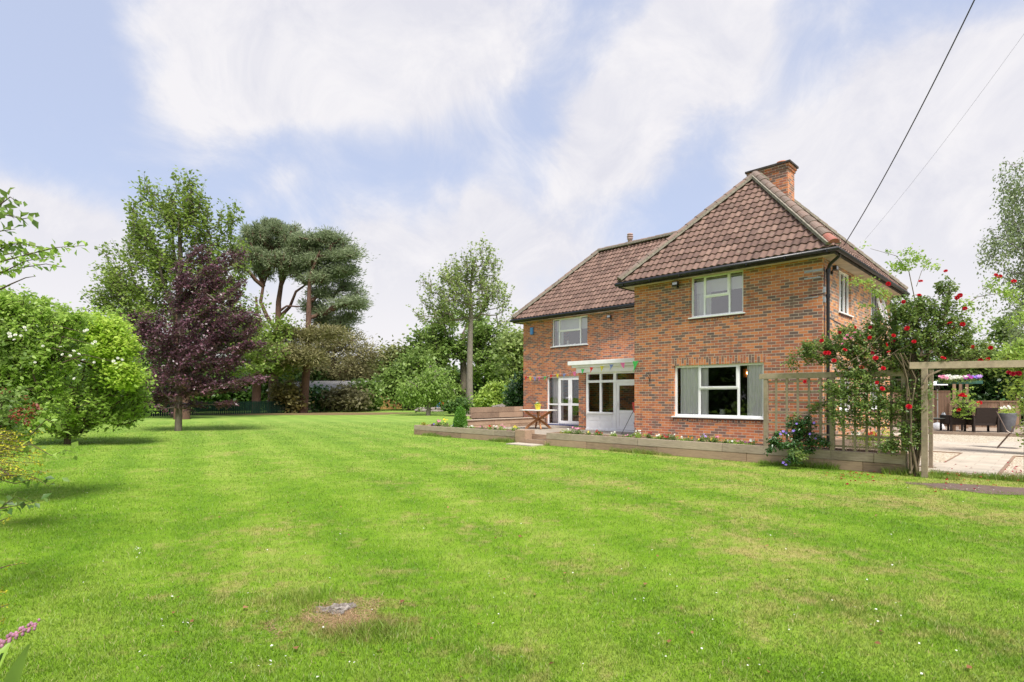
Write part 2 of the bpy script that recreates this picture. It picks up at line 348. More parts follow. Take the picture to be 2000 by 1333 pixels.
def leaf_mat(name, dark, mid, light, trans=.35, rough=.45, spec=.35, hue=None):
    t = NT(name); a = attr(t); G_ = 1.5; dark, mid, light = [tuple(min(.62, x*G_) for x in c) for c in (dark, mid, light)]
    col = t.ramp(a, [(0, dark), (.5, mid), (1, light)])
    if hue: col = t.mix(t.n('ShaderNodeMapRange', {'Value': t.noise(obj_co(t), hue[1], 3).outputs['Fac'], 'From Min': .45, 'From Max': .65, 'To Max': hue[2]}).outputs[0], col, hue[0])
    b = t.bsdf(col, rough, spec); tr = t.n('ShaderNodeBsdfTranslucent', {'Color': t.mix(.5, col, tuple(min(1, x*1.5) for x in light))})
    return t.done(t.n('ShaderNodeMixShader', {0: trans, 1: b.outputs[0], 2: tr.outputs[0]}))
def bark_mat(name, c, d):
    t = NT(name); v = t.n('ShaderNodeMapping', {'Vector': obj_co(t), 'Scale': (6, 6, 1.2)}).outputs[0]
    nzz = t.noise(v, 3, 6, .7).outputs['Fac']; col = t.ramp(nzz, [(.3, d), (.7, c)])
    return t.done(t.bsdf(col, .9, .1, t.bump(nzz, .8, .03)))
M_BARK = bark_mat('bark_grey', (.20, .17, .135), (.075, .06, .05)); M_BARKP = bark_mat('bark_pine', (.20, .115, .085), (.07, .045, .038)); M_BARKL = bark_mat('bark_pale', (.27, .235, .20), (.13, .11, .095))
M_BARKB = bark_mat('bark_brown', (.14, .105, .07), (.05, .038, .028))
LF = {
 'syc':  leaf_mat('sycamore_leaf', (.055, .095, .018), (.115, .170, .030), (.22, .28, .065)),
 'beech': leaf_mat('copper_beech_leaf', (.030, .013, .022), (.070, .028, .042), (.155, .075, .095), .22, .35, .5),
 'pine': leaf_mat('pine_needle', (.075, .105, .055), (.13, .165, .085), (.23, .26, .155), .35, .6),
 'pineo': leaf_mat('olive_needle', (.085, .085, .034), (.15, .14, .06), (.23, .21, .10), .2, .6),
 'ash':  leaf_mat('alder_leaf', (.08, .12, .035), (.16, .21, .065), (.28, .33, .12)),
 'dark': leaf_mat('dark_green_leaf', (.020, .048, .012), (.050, .100, .022), (.12, .19, .045)),
 'mid':  leaf_mat('mid_green_leaf', (.048, .088, .018), (.105, .165, .034), (.20, .27, .072)),
 'lime': leaf_mat('lime_leaf', (.12, .20, .018), (.22, .34, .032), (.36, .50, .09), .45),
 'bush': leaf_mat('fresh_leaf', (.075, .13, .022), (.16, .25, .038), (.30, .40, .09), .42),
 'rose': leaf_mat('rose_leaf', (.032, .062, .020), (.085, .14, .036), (.21, .26, .065), .32),
 'laurel': leaf_mat('glossy_dark_leaf', (.014, .042, .012), (.035, .085, .022), (.085, .15, .045), .15, .25, .5),
 'weep': leaf_mat('weeping_leaf', (.07, .12, .025), (.14, .21, .045), (.22, .31, .075), .4),
 'birch': leaf_mat('birch_leaf', (.075, .105, .045), (.13, .17, .075), (.21, .26, .13), .3),
 'broom': leaf_mat('golden_leaf', (.08, .09, .012), (.20, .19, .015), (.46, .38, .03), .3),
 'topi': leaf_mat('topiary_leaf', (.035, .10, .012), (.075, .18, .02), (.13, .27, .04), .3),
 'red':  leaf_mat('red_young_leaf', (.09, .025, .015), (.16, .035, .02), (.24, .07, .035), .3),
}
def petal(name, c, d=None, trans=.3):
    d = d or tuple(x*.6 for x in c); t = NT(name); col = t.ramp(attr(t), [(0, d), (1, c)]); b = t.bsdf(col, .5, .3)
    tr = t.n('ShaderNodeBsdfTranslucent', {'Color': (*c, 1)}); return t.done(t.n('ShaderNodeMixShader', {0: trans, 1: b.outputs[0], 2: tr.outputs[0]}))
PT = {'red': petal('red_petal', (.72, .015, .03), (.35, .005, .02)), 'white': petal('white_petal', (.88, .87, .84), (.72, .72, .62)), 'pink': petal('pink_petal', (.85, .38, .52), (.70, .22, .40)),
      'lilac': petal('lilac_petal', (.62, .40, .78), (.42, .24, .62)), 'purple': petal('purple_petal', (.34, .24, .78), (.22, .12, .55)), 'yellow': petal('yellow_petal', (.90, .80, .10), (.75, .60, .03)),
      'orange': petal('orange_petal', (.90, .30, .02), (.7, .18, .01)), 'mauve': petal('mauve_petal', (.60, .06, .50), (.4, .03, .34)), 'crimson': petal('crimson_petal', (.40, .01, .03), (.2, .005, .015))}

# ------------------------------------------------------------------ lawn colour shared by the ground sheet and the blades
def lawn_mat(name, blade):
    t = NT(name); p = wpos(t)
    sp = t.n('ShaderNodeSeparateXYZ', {0: p})
    big = t.noise(p, .22, 4, .6).outputs['Fac']; med = t.noise(p, 1.3, 5, .65).outputs['Fac']; fine = t.noise(p, 9, 5, .7).outputs['Fac']
    # mowing stripes running away to the back left
    sx = t.math('ADD', t.math('MULTIPLY', sp.outputs[0], .86), t.math('MULTIPLY', sp.outputs[1], .50))
    sx = t.math('ADD', sx, t.math('MULTIPLY', big, 2.0))
    stripe = t.math('SINE', t.math('MULTIPLY', sx, 4.4))
    g = t.math('ADD', t.math('ADD', t.math('MULTIPLY', big, .34), t.math('MULTIPLY', t.noise(p, 4.2, 5, .75).outputs['Fac'], .34)), t.math('ADD', t.math('MULTIPLY', med, .32), t.math('MULTIPLY', stripe, .045)))
    green = t.ramp(g, [(.37, (.100, .215, .010)), (.50, (.165, .292, .018)), (.63, (.270, .362, .055))])
    # straw coloured worn patches, more of them on the right
    bias = t.n('ShaderNodeMapRange', {'Value': sp.outputs[0], 'From Min': -6.0, 'From Max': 4.0, 'To Min': -.10, 'To Max': .03}).outputs[0]
    far = t.n('ShaderNodeMapRange', {'Value': sp.outputs[1], 'From Min': 14.0, 'From Max': 30.0, 'To Min': .0, 'To Max': -.05}).outputs[0]
    s1 = t.math('ADD', t.math('ADD', t.noise(p, .55, 3, .6).outputs['Fac'], bias), t.math('ADD', far, t.math('MULTIPLY', t.math('SUBTRACT', t.noise(p, 4.5, 6, .75).outputs['Fac'], .5), 1.1)))
    sf = t.n('ShaderNodeMapRange', {'Value': s1, 'From Min': .49, 'From Max': .76, 'To Max': .68}).outputs[0]
    # worn ring round the old stump
    dv = t.n('ShaderNodeVectorMath', {0: t.n('ShaderNodeVectorMath', {0: p, 1: (1.16, -3.95, 0)}, operation='ADD').outputs[0], 1: (1.0, 1.25, 0)}, operation='MULTIPLY').outputs[0]
    ds = t.n('ShaderNodeVectorMath', {0: dv}, operation='LENGTH').outputs['Value']
    rf = t.n('ShaderNodeMapRange', {'Value': t.math('ADD', ds, t.math('MULTIPLY', t.math('SUBTRACT', t.noise(p, 5.5, 6, .75).outputs['Fac'], .5), 2.6)), 'From Min': .05, 'From Max': .60, 'To Min': .8, 'To Max': 0}).outputs[0]
    straw = t.ramp(fine, [(.3, (.30, .19, .075)), (.7, (.52, .40, .19))])
    col = t.mix(sf, green, straw)
    col = t.mix(rf, col, t.ramp(fine, [(.3, (.17, .09, .05)), (.7, (.42, .27, .15))]))
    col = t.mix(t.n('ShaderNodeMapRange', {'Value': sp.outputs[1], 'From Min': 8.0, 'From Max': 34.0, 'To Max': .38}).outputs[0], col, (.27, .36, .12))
    if blade:
        a = attr(t); col = t.mix(t.math('MULTIPLY', a, .55), t.mix(.12, col, (.03, .09, .005)), t.mix(.45, col, (.48, .62, .14)))
        col = t.mix(t.n('ShaderNodeMapRange', {'Value': a, 'From Min': .96, 'From Max': .965, 'To Max': .8}).outputs[0], col, (.55, .46, .24))
        b = t.bsdf(col, .45, .35); tr = t.n('ShaderNodeBsdfTranslucent', {'Color': col}); return t.done(t.n('ShaderNodeMixShader', {0: .35, 1: b.outputs[0], 2: tr.outputs[0]}))
    dirt = t.n('ShaderNodeMapRange', {'Value': fine, 'From Min': .55, 'From Max': .75, 'To Max': .45}).outputs[0]
    near = t.n('ShaderNodeMapRange', {'Value': sp.outputs[1], 'From Min': 8.0, 'From Max': 16.0, 'To Min': 1.0, 'To Max': .25}).outputs[0]
    col = t.mix(t.math('MULTIPLY', dirt, near), col, (.06, .075, .02))
    b2 = t.noise(p, 60, 3, .8).outputs['Fac']
    return t.done(t.bsdf(col, .9, .1, t.bump(t.math('ADD', b2, fine), .7, .02)))
M_LAWN = lawn_mat('lawn_ground', False); M_BLADE = lawn_mat('lawn_blade', True)

# ================================================================== ground
g = MB(); g.add([(-400, -60, 0), (400, -60, 0), (400, 700, 0), (-400, 700, 0)], [(0, 1, 2, 3)]); g.build('lawn', M_LAWN, kind='structure')
# ================================================================== the house
house = empty('brick_house', CW, HA, 'two storey orange brick house with brown hipped pantile roof and white windows', 'house')
def Tf(y0): return lambda a, d, z: (a, y0+d, z)          # faces the lawn
def Ts(x0): return lambda a, d, z: (x0-d, a, z)          # faces the side court
def Tb(y0): return lambda a, d, z: (-a, y0-d, z)
def Tl(x0): return lambda a, d, z: (x0+d, -a, z)
def tbox(mb, T, a0, a1, d0, d1, z0, z1, var=.5):
    vs = [T(a0,d0,z0),T(a1,d0,z0),T(a1,d1,z0),T(a0,d1,z0),T(a0,d0,z1),T(a1,d0,z1),T(a1,d1,z1),T(a0,d1,z1)]
    return mb.add(vs, [(0,3,2,1),(4,5,6,7),(0,1,5,4),(1,2,6,5),(2,3,7,6),(3,0,4,7)], var=var)
def wall(mb, T, a0, a1, z0, z1, holes=(), th=.28):
    xs = sorted({a0, a1, *[h[0] for h in holes], *[h[1] for h in holes]}); zs = sorted({z0, z1, *[h[2] for h in holes], *[h[3] for h in holes]})
    for i in range(len(xs)-1):
        for j in range(len(zs)-1):
            cx, cz = (xs[i]+xs[i+1])/2, (zs[j]+zs[j+1])/2
            if any(h[0] < cx < h[1] and h[2] < cz < h[3] for h in holes): continue
            for d, fl in ((0, 0), (th, 1)):
                q = [T(xs[i], d, zs[j]), T(xs[i+1], d, zs[j]), T(xs[i+1], d, zs[j+1]), T(xs[i], d, zs[j+1])]
                mb.add(q, [(0,1,2,3) if not fl else (3,2,1,0)])
    for (h0, h1, k0, k1) in holes:
        for (p, q) in (((h0,k0),(h0,k1)), ((h0,k1),(h1,k1)), ((h1,k1),(h1,k0)), ((h1,k0),(h0,k0))):
            mb.add([T(p[0],0,p[1]), T(q[0],0,q[1]), T(q[0],th,q[1]), T(p[0],th,p[1])], [(3,2,1,0)])
WU = (-3.47, -1.95, 3.84, 5.02); WG = (-4.0, -1.41, .99, 2.47); WL = (-11.87, -9.92, 3.75, 4.96); WF = (-12.15, -10.2, .32, 2.44)
w = MB(); wall(w, Tf(0), -5.35, 0, -.2, 5.05, (WU, WG)); w.build('front_wall', M_BRICK, house, uv=True)
w = MB(); wall(w, Tf(3.62), -13.6, -5.352, -.2, 5.05, (WL, WF)); w.build('recessed_wall', M_BRICK, house, uv=True)
SW = [(1.38, 2.57, 3.80, 4.95), (4.76, 5.95, 3.80, 4.95), (1.44, 2.66, 1.20, 2.15), (4.7, 6.0, 1.20, 2.15)]
w = MB(); wall(w, Ts(0), .002, 7.53, -.2, 5.05, SW); w.build('side_wall', M_BRICKHAZE, house, uv=True)
w = MB(); wall(w, Tl(-5.35), -3.62, -.002, -.2, 5.05); wall(w, Tl(-13.6), -8.58, -3.622, -.2, 5.05); wall(w, Tb(8.58), 5.35, 13.6, -.2, 5.05); wall(w, Tb(7.53), .28, 5.35, -.2, 5.05); w.build('end_wall', M_BRICK, house, uv=True)
# upright brick courses over and under the openings
w = MB()
for T, a0, a1, z0, z1 in ((Tf(0), -4.06, -1.35, 2.47, 2.69), (Tf(3.62), -12.2, -9.05, 2.44, 2.66)): w = MB(); tbox(w, T, a0, a1, -.003, .02, z0, z1); w.build('brick_lintel', M_SOLD, house, uv=True)
w = MB()
for T, a0, a1, z0 in ((Tf(0), -3.5, -1.92, 3.72), (Tf(0), -4.03, -1.38, .85), (Tf(3.62), -11.9, -9.89, 3.63), (Ts(0), 1.35, 2.6, 3.68), (Ts(0), 4.73, 5.98, 3.68)): w = MB(); tbox(w, T, a0, a1, -.003, .02, z0, z0+.09); w.build('brick_sill_course', M_SOLD, house, uv=True)
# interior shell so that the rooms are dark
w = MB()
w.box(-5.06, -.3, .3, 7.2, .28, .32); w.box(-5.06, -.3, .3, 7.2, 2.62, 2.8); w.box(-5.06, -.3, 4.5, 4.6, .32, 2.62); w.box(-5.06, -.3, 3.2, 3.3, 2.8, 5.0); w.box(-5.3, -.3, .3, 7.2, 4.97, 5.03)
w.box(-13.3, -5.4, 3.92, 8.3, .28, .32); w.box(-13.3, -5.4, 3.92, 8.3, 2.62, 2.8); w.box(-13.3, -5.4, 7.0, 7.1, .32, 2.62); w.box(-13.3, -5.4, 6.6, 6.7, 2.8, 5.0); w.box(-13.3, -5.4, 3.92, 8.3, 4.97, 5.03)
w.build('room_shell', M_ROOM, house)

def mullion_window(T, x0, x1, z0, z1, mull, trans, d=.07, sash_top=True, glass=M_GLASS, sill=True, fr=.05, name='window', open_top=0):
    """white frame with two mullions; the middle light is split by a transom with an opening sash above"""
    m = MB(); D = d+.06
    tbox(m, T, x0, x1, d, D, z1-fr, z1); tbox(m, T, x0, x1, d, D, z0, z0+fr); tbox(m, T, x0, x0+fr, d, D, z0+fr, z1-fr); tbox(m, T, x1-fr, x1, d, D, z0+fr, z1-fr)
    xs = [x0+fr] + [v for q in mull for v in (q-fr/2, q+fr/2)] + [x1-fr]
    for q in mull: tbox(m, T, q-fr/2, q+fr/2, d+.002, D-.002, z0+fr, z1-fr)
    panes = []
    for i in range(0, len(xs), 2):
        a, b = xs[i], xs[i+1]; t = trans.get(i//2)
        if t is None: panes.append((a, b, z0+fr, z1-fr, d+.03)); continue
        tbox(m, T, a, b, d+.002, D-.002, t-fr/2, t+fr/2)
        panes.append((a, b, z0+fr, t-fr/2, d+.03))
        if sash_top:      # proud opening sash
            s = .045; u0, u1 = t+fr/2-.02, z1-fr+.02; A, B = a-.02, b+.02; dd = d-.02
            for (p, q, r, v) in ((A, B, u0, u0+s), (A, B, u1-s, u1), (A, A+s, u0+s, u1-s), (B-s, B, u0+s, u1-s)): tbox(m, T, p, q, dd, dd+.035, r, v)
            panes.append((A+s, B-s, u0+s, u1-s, dd+.015))
        else: panes.append((a, b, t+fr/2, z1-fr, d+.03))
    f = m.build(name, M_UPVC, house)
    p = MB()
    for (a, b, r, s, dd) in panes: p.add([T(a, dd, r), T(b, dd, r), T(b, dd, s), T(a, dd, s)], [(0,1,2,3)])
    p.build('pane', glass, f)
    if sill:
        m = MB(); tbox(m, T, x0-.06, x1+.06, -.05, d-.001, z0-.035, z0+.002); m.build('sill', M_UPVC, f, bevel=.005)
        m = MB(); tbox(m, T, x0-.02, x1+.02, -.02, d-.002, z0-.075, z0-.037); m.build('sill_tile', M_SILLT, f)
    return f
def curtain(T, a0, a1, z0, z1, d, mat, parent, n=72, amp=.013, waves=9, ph=0, name='curtain'):
    vs = []; fs = []
    for i in range(n+1):
        u = i/n; a = a0+(a1-a0)*u; dd = d+amp*math.sin(u*waves*2*math.pi+ph)+amp*.4*math.sin(u*waves*5.3+1)
        vs += [T(a, dd, z0), T(a, dd+.01, (z0+z1)/2), T(a, dd, z1)]
    for i in range(n):
        for j in (0, 1): fs.append((i*3+j, (i+1)*3+j, (i+1)*3+j+1, i*3+j+1))
    m = MB(); m.add(vs, fs, True); return m.build(name, mat, parent)
f = mullion_window(Tf(0), *WU, (-3.08, -2.36), {1: 4.40}, glass=M_GLASSU)
m = MB(); tbox(m, Tf(0), -3.44, -1.98, .30, .31, 4.56, 5.0); m.build('blind', M_BLIND, f); curtain(Tf(0), -3.46, -3.02, 3.84, 4.98, .36, M_NET, f, waves=5)
f = mullion_window(Tf(0), *WG, (-3.24, -2.11), {1: 1.80}, fr=.06)
m = MB(); m.bar((-2.93, .03, 1.85), (-2.78, .01, 1.83), .02, .02); m.build('handle', M_UPVC, f)
curtain(Tf(0), -3.88, -3.02, .99, 2.46, .18, M_CURT, f, waves=7); curtain(Tf(0), -1.92, -1.38, .99, 2.46, .18, M_CURT, f, waves=6, ph=1)
f = mullion_window(Tf(3.62), *WL, (-11.48, -10.33), {1: 4.40}, glass=M_GLASSU)
m = MB(); tbox(m, Tf(3.62), -11.84, -9.95, .30, .31, 4.45, 4.94); m.build('blind', M_BLIND, f); curtain(Tf(3.62), -11.85, -11.5, 3.75, 4.96, .36, M_NET, f, waves=4)
# french doors with a side light
f = mullion_window(Tf(3.62), *WF, (-11.52,), {0: 1.22}, sash_top=False, sill=False, fr=.06, name='french_door_frame', d=.05)
curtain(Tf(3.62), -12.14, -11.5, .34, 2.40, .36, M_CURT, f, waves=7)
m = MB(); tbox(m, Tf(3.62), -12.2, -10.15, -.06, .04, .301, .345); m.build('threshold', M_NAVY, f)
def door_leaf(T, a0, a1, z0, z1, d, zr, name='door', st=.095, panel=False, hside=1):
    m = MB(); tbox(m, T, a0, a0+st, d, d+.05, z0, z1); tbox(m, T, a1-st, a1, d, d+.05, z0, z1)
    for (p, q) in ((z0, z0+.12), (zr-.05, zr+.05), (z1-st, z1)): tbox(m, T, a0+st, a1-st, d+.001, d+.049, p, q)
    if panel:
        tbox(m, T, a0+st, a1-st, d+.02, d+.04, z0+.12, zr-.05)
        tbox(m, T, a0+st+.05, a1-st-.05, d+.008, d+.02, z0+.17, (z0+zr)/2+.02); tbox(m, T, a0+st+.05, a1-st-.05, d+.008, d+.02, (z0+zr)/2+.08, zr-.1)
    o = m.build(name, M_UPVC, house); p = MB()
    for (r, s) in (((zr+.05, z1-st),) if panel else ((z0+.12, zr-.05), (zr+.05, z1-st))): p.add([T(a0+st, d+.025, r), T(a1-st, d+.025, r), T(a1-st, d+.025, s), T(a0+st, d+.025, s)], [(0,1,2,3)])
    p.build('pane', M_GLASS, o)
    ha = a1-st/2 if hside > 0 else a0+st/2
    m = MB(); tbox(m, T, ha-.015, ha+.015, d-.02, d, zr+.16, zr+.36); m.tube([T(ha, d-.05, zr+.28), T(ha-hside*.12, d-.05, zr+.28)], .011, 6); m.tube([T(ha, d-.05, zr+.28), T(ha, d-.01, zr+.28)], .011, 6)
    m.build('handle', M_WPLAST, o); return o
door_leaf(Tf(3.62), -11.485, -10.87, .39, 2.37, .03, 1.22, hside=1); door_leaf(Tf(3.62), -10.865, -10.26, .39, 2.37, .03, 1.22, hside=-1)
# side windows
for i, q in enumerate(SW):
    cxx = (q[0]+q[1])/2
    f = mullion_window(Ts(0), *q, (q[0]+.40, q[1]-.40), {}, glass=M_GLASS)
    if i != 1: curtain(Ts(0), q[0]+.02, q[0]+.35, q[2], q[3], .34, M_NET, f, waves=4)
    if i == 1:      # casement standing open, hinged on the top rail
        m = MB(); a0, a1, z0, z1 = q[0]+.44, q[1]-.02, q[2]+.03, q[3]-.04; k = .20
        P = lambda a, z: (.03+(z1-z)*k, a, z)
        for (p0, p1) in ((P(a0,z0), P(a0,z1)), (P(a1,z0), P(a1,z1)), (P(a0,z0), P(a1,z0)), (P(a0,z1), P(a1,z1))): m.bar(p0, p1, .05, .05)
        s = m.build('open_casement', M_UPVC, f)
        s2 = MB(); s2.add([P(a0,z0), P(a1,z0), P(a1,z1), P(a0,z1)], [(0,1,2,3)]); s2.build('open_pane', M_GLASS, f)
# porch with white joinery
PY = 1.9; T = Tf(PY)
w = MB(); tbox(w, T, -9.03, -8.71, 0, .30, .20, 2.46); wall(w, Tl(-9.03), -3.61, -2.2, .20, 2.46, (), .2); w.build('porch_pier', M_BRICK, house, uv=True)
m = MB(); z0, z1 = .31, 2.47
tbox(m, T, -8.69, -8.61, .02, .12, z0, z1); tbox(m, T, -8.61, -5.36, .02, .12, 2.40, z1); tbox(m, T, -8.61, -5.36, .015, .13, 2.08, 2.17)
tbox(m, T, -8.07, -7.99, .022, .118, .99, 2.08); tbox(m, T, -8.07, -7.99, .022, .118, 2.17, 2.40)
tbox(m, T, -7.46, -7.34, .02, .12, z0, 2.08); tbox(m, T, -7.46, -7.34, .02, .12, 2.17, 2.40); tbox(m, T, -6.56, -6.48, .022, .118, 2.17, 2.40); tbox(m, T, -5.45, -5.36, .022, .118, z0, 2.08)
tbox(m, T, -8.61, -7.46, -.04, .14, .93, .99); tbox(m, T, -8.61, -7.46, .03, .10, z0+.001, .93)
for a0, a1 in ((-8.55, -8.08), (-7.98, -7.52)):
    for b0, b1 in ((.42, .62), (.68, .88)):
        tbox(m, T, a0, a1, .012, .03, b0, b1)
tbox(m, T, -8.69, -5.36, -.02, .13, .302, .36)
pf = m.build('porch_screen', M_UPVC, house)
p = MB()
for a0, a1, b0, b1 in ((-8.61, -8.07, .99, 2.08), (-7.99, -7.46, .99, 2.08), (-8.61, -8.07, 2.17, 2.40), (-7.99, -7.46, 2.17, 2.40), (-7.34, -6.56, 2.17, 2.40), (-6.48, -5.45, 2.17, 2.40)):
    p.add([T(a0,.07,b0), T(a1,.07,b0), T(a1,.07,b1), T(a0,.07,b1)], [(0,1,2,3)])
p.build('pane', M_GLASS, pf)
door_leaf(T, -7.335, -6.40, .37, 2.08, .03, 1.02, panel=True, st=.12, hside=-1); door_leaf(T, -6.395, -5.455, .37, 2.08, .03, 1.02, panel=True, st=.12, hside=-1)
m = MB(); m.box(-9.10, -5.352, 1.82, 3.6, 2.46, 2.66); m.box(-9.22, -5.352, 1.70, 3.6, 2.66, 2.75); m.box(-9.34, -5.352, 1.60, 3.6, 2.75, 2.90); m.build('porch_roof', M_UPVCG, house, bevel=.01)
# ------------------------------------------------------------------ roof
ZE, TP = 5.13, 1.10
roof = MB()
def slope(e0, e1, inw, run, clips):
    """one pitch of pantiles as real waved, stepped courses; clips = [(point, normal)] keep the side the normal points away from"""
    e0 = Vector((*e0, ZE)); e1 = Vector((*e1, ZE)); ed = (e1-e0); ln = ed.length; ed /= ln
    up = Vector((inw[0], inw[1], TP)); sl = up.length*run; up.normalize(); nrm = ed.cross(up).normalized()
    if nrm.z < 0: nrm = -nrm
    gauge = .285; pitch = .185; nk = int(sl/gauge)+1; sub = 8; nc = int(ln/pitch)+1; vs = []; fs = []; vr = []
    for k in range(nk):
        t0, t1 = k*gauge, min((k+1)*gauge, sl)
        tj = [random.uniform(-.006, .006) for _ in range(nc+1)]; tv = [random.random() for _ in range(nc+1)]
        b = len(vs); ncol = nc*sub+1
        for (t, h, jj) in ((t0, .0, 1), (t0, .036, 1), (t1, .004, 0)):
            for i in range(ncol):
                sx = i*pitch/sub; ph = (i % sub)/sub; wv = .037*(.5-.5*math.cos(2*math.pi*ph))**1.15
                vs.append(e0 + ed*min(sx, ln) + up*(t + tj[i//sub]*jj - (.0 if k else .03)*(jj)) + nrm*(h+wv))
        for r in range(2):
            for i in range(ncol-1):
                fs.append((b+r*ncol+i, b+r*ncol+i+1, b+(r+1)*ncol+i+1, b+(r+1)*ncol+i)); vr.append(tv[i//sub])
    bm = bmesh.new(); vl = [bm.verts.new(v) for v in vs]; lay = bm.faces.layers.float.new('v')
    for f_, v_ in zip(fs, vr):
        try: q = bm.faces.new([vl[i] for i in f_]); q[lay] = v_
        except ValueError: pass
    for (pt, nn) in clips:
        bmesh.ops.bisect_plane(bm, geom=bm.verts[:]+bm.edges[:]+bm.faces[:], plane_co=pt, plane_no=nn, clear_outer=True)
    bm.verts.index_update(); o = len(roof.v); roof.v += [tuple(v.co) for v in bm.verts]
    for q in bm.faces: roof.f.append([v.index+o for v in q.verts]); roof.sm.append(False); roof.var.append(q[lay])
    bm.free()
RW = 3.025
slope((-5.70, -.35), (.35, -.35), (0, 1), RW, [((-5.70, -.35, 0), (-1, 1, 0)), ((.35, -.35, 0), (1, 1, 0))])
slope((.35, -.35), (.35, 7.88), (-1, 0), RW, [((.35, -.35, 0), (-1, -1, 0)), ((.35, 7.88, 0), (-1, 1, 0))])
slope((-5.70, 7.88), (-5.70, -.35), (1, 0), RW, [((-5.70, -.35, 0), (1, -1, 0)), ((-5.70, 3.27, 0), (-1, 1, 0))])
slope((.35, 7.88), (-5.70, 7.88), (0, -1), RW, [((.35, 7.88, 0), (1, -1, 0)), ((-5.70, 7.88, 0), (-1, -1, 0))])
RM = 2.83
slope((-13.95, 3.27), (-2.6, 3.27), (0, 1), RM, [((-13.95, 3.27, 0), (-1, 1, 0)), ((-5.70, 3.27, 0), (1, -1, 0))])
slope((-13.95, 8.93), (-13.95, 3.27), (1, 0), RM, [((-13.95, 3.27, 0), (1, -1, 0)), ((-13.95, 8.93, 0), (1, 1, 0))])
slope((-2.9, 8.93), (-13.95, 8.93), (0, -1), RM, [((-13.95, 8.93, 0), (-1, -1, 0))])
rf = roof.build('roof', M_TILE, house)
# boarding below the tiles keeps the loft dark
m = MB(); z = ZE-.03; A = (-2.675, 2.675, z+RW*TP-.02); B = (-2.675, 4.855, z+RW*TP-.02)
m.add([(-5.68,-.33,z),(.33,-.33,z),(.33,7.86,z),(-5.68,7.86,z),A,B], [(0,1,4),(1,2,5,4),(2,3,5),(3,0,4,5)])
A = (-11.12, 6.10, z+RM*TP-.02); B = (-3.0, 6.10, z+RM*TP-.02)
m.add([(-13.93,3.29,z),(-5.7,3.29,z),(-3.0,6.1,z+RM*TP-.02),(-3.0,8.9,z),(-13.93,8.91,z),A,B], [(0,1,6,5),(4,0,5),(3,4,5,6)])
m.build('roof_boarding', M_FASCIA, rf)
def ridge(p0, p1, r=.105, seg=.36, red=-1):
    p0 = Vector(p0); p1 = Vector(p1); d = p1-p0; n = max(1, int(d.length/seg)); dn = d.normalized(); side = dn.cross(Vector((0, 0, 1))).normalized(); up = side.cross(dn)
    mb = MB(); mt = MB()
    for k in range(n):
        a = p0+d*(k/n)-dn*.01; b = p0+d*((k+1)/n)+dn*.02; vs = []; j = random.uniform(-.012, .012)
        for (c, rr) in ((a, r*1.06), (b, r*.92)):
            for q in range(9):
                an = math.pi*(q/8); vs.append(c + side*math.cos(an)*rr*1.25 + up*(math.sin(an)*rr+j*.5))
        mb.add(vs, [(q, q+1, q+10, q+9) for q in range(8)] + [tuple(range(9)), tuple(range(9, 18))[::-1]], False, 1.0 if k == red else random.random()*.9)
    mt.bar(p0-up*.02, p1-up*.02, r*3.3, .07); return mb, mt
def rline(p, q, red=-1):
    a, b = ridge(p, q, red=red); a.build('ridge_tiles', M_RIDGE, rf); b.build('mortar_bed', M_MORTAR, rf)
zA = ZE+RW*TP+.07; zM = ZE+RM*TP+.07
rline((.33, -.33, ZE+.09), (-2.675, 2.675, zA), red=0); rline((-5.68, -.33, ZE+.09), (-2.675, 2.675, zA)); rline((-2.675, 2.675, zA), (-2.675, 4.855, zA)); rline((.33, 7.86, ZE+.09), (-2.675, 4.855, zA))
rline((-13.93, 3.29, ZE+.09), (-11.12, 6.10, zM)); rline((-11.12, 6.10, zM), (-2.9, 6.10, zM)); rline((-13.93, 8.9, ZE+.09), (-11.12, 6.10, zM))
# chimney
ch = MB(); ch.box(-3.15, -1.95, 3.40, 4.0, 7.2, 8.72); ch.box(-3.18, -1.92, 3.37, 4.03, 8.72, 8.80); ch.box(-3.21, -1.89, 3.34, 4.06, 8.80, 8.88)
co = ch.build('chimney', M_BRICK, house, uv=True)
m = MB(); m.box(-3.25, -1.85, 3.30, 4.10, 8.88, 8.94); m.build('chimney_cap', M_FASCIA, co)
for cx_ in (-2.25,):
    m = MB(); m.lathe([(.16, 8.94), (.16, 8.97), (.13, 8.99), (.125, 9.05), (.155, 9.06), (.155, 9.10), (.11, 9.10), (.11, 8.95)], (cx_, 3.75, 0), 14); m.build('chimney_pot', M_TERRA, co)
fx, fz = H(1230.5, 476, 6.1)
m = MB(); m.lathe([(.10, -.15), (.10, .14), (.13, .16), (.13, .20), (.10, .21), (.10, .24), (.14, .25), (.14, .29), (.10, .30), (.10, .33), (.13, .34), (.12, .40), (.02, .43)], (fx, 6.1, zM+.05), 12); m.build('roof_flue', M_FLUE, house)
